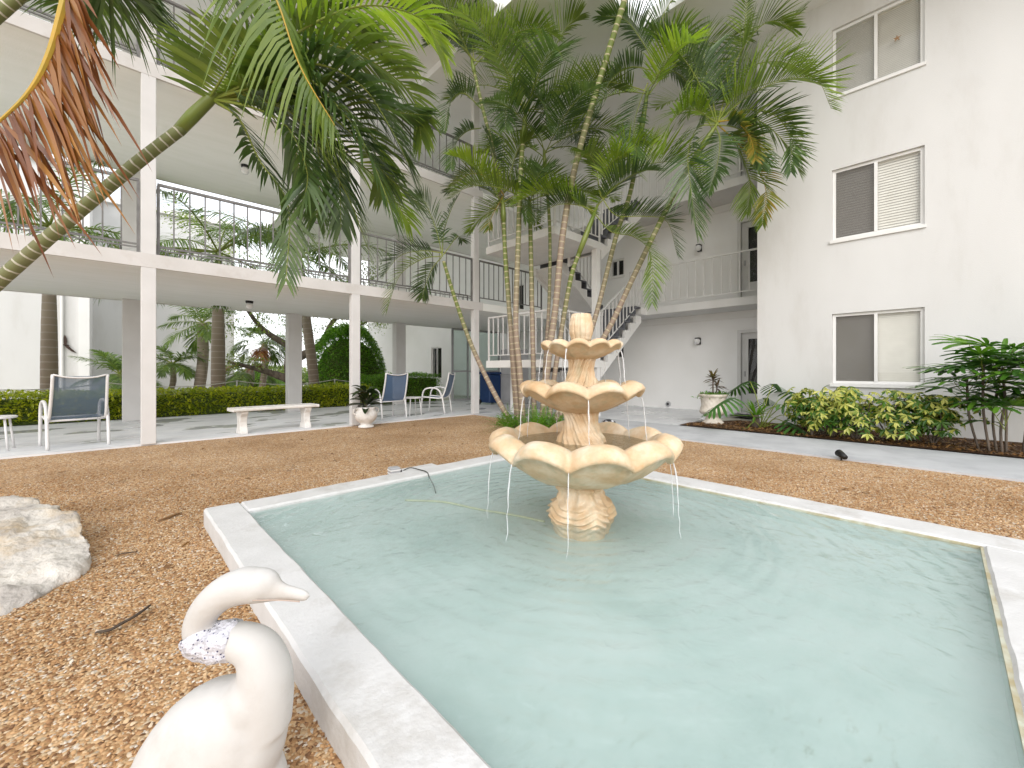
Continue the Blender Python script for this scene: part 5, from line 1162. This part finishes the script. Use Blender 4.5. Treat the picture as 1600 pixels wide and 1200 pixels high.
P = bez([sp(372, 1000), sp(352, 1001), sp(333, 1003), sp(318, 998), sp(310, 984)], 18); rr_ = [.041, .049, .047, .049, .046, .048, .046, .0475, .045, .047, .0445, .0465, .044, .046, .043, .0445, .042, .036]
m_ = MB(); m_.tube(P, rr_, 26, cap=False)
m_.v = [tuple(Vector(v) + Vector(v).normalized() * .0 + Vector((mnoise.noise(Vector(v) * 30) * .006, mnoise.noise(Vector(v) * 38 + Vector((9, 0, 0))) * .008, mnoise.noise(Vector(v) * 38 + Vector((0, 9, 0))) * .006))) for v in m_.v]
m_.build('cloth_wrap', M['bandana'], bd, smooth=True)
m_ = MB(); m_.tube(bez([sp(312, 1002), sp(300, 1003), sp(291, 998)], 8), [.022, .02, .016, .017, .014, .012, .009, .004], 10, flat=.6); m_.build('knot', M['bandana'], bd, smooth=True)

# ---- limestone boulder
bo = empty('boulder', at(20, 900, 2.3).to_2d().to_3d(), 0, 'pale rough limestone boulder lying on the gravel', 'boulder')
hp = [at(-60, 1000, 1.75), at(0, 968, 1.82), at(70, 928, 2.02), at(132, 898, 2.24), at(148, 862, 2.38), at(143, 842, 2.48), at(118, 800, 2.72), at(96, 793, 2.78), at(58, 780, 2.86), at(0, 775, 2.82), at(-90, 775, 2.75), at(-150, 850, 2.5), at(-150, 1000, 1.9), at(30, 850, 2.3), at(80, 840, 2.45), at(130, 860, 2.42), at(-40, 880, 2.2)]
hp += [Vector((p.x, p.y, -.03)) for p in hp]
bm = bmesh.new()
for p in hp: bm.verts.new(p - bo.location)
r_ = bmesh.ops.convex_hull(bm, input=bm.verts[:]); bmesh.ops.delete(bm, geom=[g for g in r_['geom_interior'] if isinstance(g, bmesh.types.BMVert)], context='VERTS')
bmesh.ops.triangulate(bm, faces=bm.faces[:])
for _ in range(4): bmesh.ops.subdivide_edges(bm, edges=[e_ for e_ in bm.edges if e_.calc_length() > .035], cuts=1); bmesh.ops.triangulate(bm, faces=bm.faces[:])
for _ in range(1): bmesh.ops.smooth_vert(bm, verts=bm.verts[:], factor=.5, use_axis_x=True, use_axis_y=True, use_axis_z=True)
bm.normal_update()
for v in bm.verts:
    n_ = mnoise.fractal(v.co * 5, 1, 2, 6) * .028 + (mnoise.cell(v.co * 7) - .5) * .012 + abs(mnoise.noise(v.co * 14)) * .014 - max(0, mnoise.noise(v.co * 22) - .3) * .03
    v.co += v.normal * n_
me2 = bpy.data.meshes.new('stone'); bm.to_mesh(me2); bm.free(); me2.materials.append(M['rock']); me2.polygons.foreach_set('use_smooth', [True] * len(me2.polygons))
inst('stone', me2, bo)

# ---- small things
bx = gnd(588, 745); jb = empty('junction_box', (2.0, 3.74, .0), R(-8), 'small grey ribbed electrical box on the gravel against the pool rim', 'box')
MB().box(-.06, .04, -.045, .045, 0, .15).build('box_body', M['greycab'], jb, bevel=.006)
for k in range(4): MB().box(-.062 , .042, -.047, .047, .03 + .03 * k, .04 + .03 * k).build('rib', M['trim'], jb)
MB().box(.04, .06, -.03, .03, .04, .12).build('outlet', M['black'], jb, bevel=.004)
tag(MB().tube(bez([(2.06, 3.72, .1), (2.12, 3.66, .135), (2.16, 3.55, .129), (2.16, 3.42, .128), (2.15, 3.36, .09), (2.12, 3.24, .04), (2.05, 3.1, .02)], 40), .005, 7).build('power_cord', M['cord'], None, smooth=True), 'black power cord running over the rim into the pool', 'cord')
tag(MB().tube(bez([(1.75, 3.1, .02), (1.95, 2.85, .02), (2.05, 2.5, .02), (2.16, 2.2, .02), (2.22, 1.97, .02)], 30), .009, 8).build('hose', paint('pale_green_hose', (.52, .54, .36), (.45, .48, .32), 9, .5), None, smooth=True), 'pale hose lying on the pool floor towards the fountain', 'hose')
bk = gnd(1315, 719); spn = empty('garden_spotlight', (bk.x - .02, bk.y, 0), R(40), 'small black garden spotlight at the edge of the path', 'lamp')
MB().tube([(-.07, 0, .05), (-.02, 0, .065), (.05, 0, .085)], [.03, .038, .045], 12).build('lamp_head', M['black'], spn, smooth=True); MB().tube([(0, 0, -.01), (0, 0, .06)], .01, 6).build('stake', M['black'], spn)
tu = gnd(952, 668); trt = empty('rock_ornament', (tu.x, tu.y, .022), 0, 'speckled black and white rock ornament on the path behind the fountain', 'ornament')
M['speck'] = paint('speckled_rock', (.55, .55, .56), (.03, .03, .035), 16, .7, .4, 30, .3, mid=(.44, .5))
MB().lathe([(.02, 0), (.12, .01), (.145, .05), (.12, .10), (.06, .135), (.01, .14)], 18, mod=lambda i, r, z, t: (r * (1 + .12 * math.sin(3 * t + 1) + .05 * math.sin(7 * t)), z)).build('rock', M['speck'], trt, smooth=True)
MB().lathe([(.01, 0), (.05, .01), (.055, .04), (.03, .07), (.005, .075)], 14, c=(-.15, .08, 0)).build('rock', M['speck'], trt, smooth=True)
vt = empty('wall_vent', (UR - .001, 5.46, .14), 0, 'small round grey vent cap low on the recessed wall', 'vent')
m_ = MB(); m_.tube([(0, 0, 0), (-.03, 0, 0), (-.04, 0, 0)], [.075, .075, .06], 20); m_.build('vent_cap', M['greycab'], vt); MB().tube([(-.04, 0, 0), (-.05, 0, 0)], .035, 14).build('vent_grille', M['dark'], vt)
gl_ = empty('wall_ornament', (at(107, 540, 16.5).x, fa.y - .02, at(107, 540, 16.5).z), 0, 'dark metal gull ornament fixed to the white end wall', 'ornament')
gl_.scale = (.62, 1, .62)
M['bronze'] = paint('bronze', (.06, .045, .04), (.09, .06, .05), 8, .4, 0, metallic=.6)
for s, pts_ in ((1, [(-.12, 0), (-.02, .05), (.0, .2), (-.02, .42), (-.1, .62), (-.2, .3)]), (-1, [(-.14, 0), (0, .02), (.12, -.15), (.42, -.5), (.2, -.42), (-.02, -.2)])):
    MB().prism([(x, z) for x, z in pts_], -.05, -.02).build('wing', M['bronze'], gl_)
MB().tube([(-.28, -.035, .02), (-.1, -.035, .0), (.1, -.035, -.03)], [.01, .05, .02], 8).build('bird_body', M['bronze'], gl_, smooth=True)
# rope slung along the hedge between thin posts
rp_ = empty('rope_fence', (0, 13.75, -.03), 0, 'white rope slung between thin posts behind the hedge', 'fence')
M['rope'] = paint('white_rope', (.70, .68, .64), (.5, .48, .45), 40, .8, .5, 90)
xs = [-5.2, -2.6, -.1, 2.5, 5.2, 7.8]
for x in xs: MB().tube([(x, 0, -.01), (x, 0, .86)], .02, 8).build('post', M['colpaint'], rp_, smooth=True)
for a, b in zip(xs[:-1], xs[1:]): MB().tube([(a + (b - a) * k / 12, 0, .84 - .13 * (1 - (k / 6 - 1) ** 2)) for k in range(13)], .014, 6).build('rope', M['rope'], rp_, smooth=True)
# things stored under the stairs
cbn = empty('storage_cabinet', (9.35, 9.6, ZW), 0, 'grey storage cabinet standing under the stairs', 'cabinet')
MB().box(-.35, .35, -.3, .3, 0, 1.75).build('cabinet_body', M['greycab'], cbn, bevel=.02)
for z in (.12, .95): MB().box(-.372, -.351, -.25, .25, z, z + .7).build('cabinet_door', M['greycab'], cbn, bevel=.008)
bb = empty('recycling_bin', (8.75, 10.1, ZW), 0, 'dark blue recycling bin under the stairs beside the cabinet', 'bin')
MB().box(-.25, .25, -.25, .25, .05, .95).build('bin_body', M['bluebin'], bb, bevel=.03); MB().box(-.28, .28, -.28, .28, .952, 1.03).build('lid', M['bluebin'], bb, bevel=.02)
for s in (-1, 1): MB().tube([(s * .26, .2, .08), (s * .3, .2, .08)], .08, 14).build('wheel', M['black'], bb)
# door mat
tag(MB().box(10.55, 11.1, 2.8, 3.5, .026, .045).build('door_mat', M['black'], None, bevel=.004), 'black door mat in front of the ground floor door', 'mat')
# twigs and dry leaves fallen on the gravel
def twig(label, pts, r, mat='twig'):
    tag(MB().tube(bez(pts, 16), [r * (.5 + .5 * math.sin(math.pi * (k + 1) / 18)) for k in range(16)], 6, flat=.5).build('twig', M[mat], None, smooth=True), label, 'twig')
twig('dark curled palm leaf scrap on the gravel below the boulder', [gnd(150, 988, .012), gnd(172, 984, .02), gnd(190, 974, .028), gnd(212, 962, .03), gnd(234, 946, .018)], .012)
twig('pale brown stick on the gravel near the pool corner', [gnd(248, 813, .012), gnd(268, 806, .016), gnd(283, 801, .012)], .012, 'dryleaf')
twig('short dark twig on the gravel beside the boulder', [gnd(180, 868, .01), gnd(195, 864, .016), gnd(215, 862, .012)], .006)
random.seed(140)
lf_lab = 'small dry brown leaf fallen on the gravel'
dl = MB(); blade(dl, (0, 0, 0), 0, .3, .07, .03, .3, 4); dlm = dl.mesh('fallen_leaf', M['dryleaf'])
for (x, y) in ((1315, 765), (1358, 773), (1378, 749), (198, 752), (90, 741), (690, 716), (520, 722), (300, 745), (450, 700), (1480, 790), (60, 730), (1250, 722)):
    p = gnd(x, y); o = inst('fallen_leaf', dlm, None, (p.x, p.y, .012), (0, 0, random.uniform(0, 6.28))); tag(o, lf_lab, 'leaf', 'dry leaves on the gravel')

st_ = empty('window_ornament', (UW + .048, .535, 6.75), 0, 'small brown star shaped ornament stuck on the top floor window', 'ornament')
m_ = MB(); pts_ = [( (.06 if k % 2 == 0 else .02) * math.cos(k * math.pi / 5 + .3), (.06 if k % 2 == 0 else .02) * math.sin(k * math.pi / 5 + .3)) for k in range(10)]
m_.add([(0, y, z) for y, z in pts_] + [(-.006, y, z) for y, z in pts_] , [tuple(range(10)), tuple(range(19, 9, -1))] + [((i + 1) % 10, i, 10 + i, 10 + (i + 1) % 10) for i in range(10)]); m_.build('star', paint('dried_starfish', (.36, .22, .12), (.28, .17, .09), 20, .8, .3), st_)
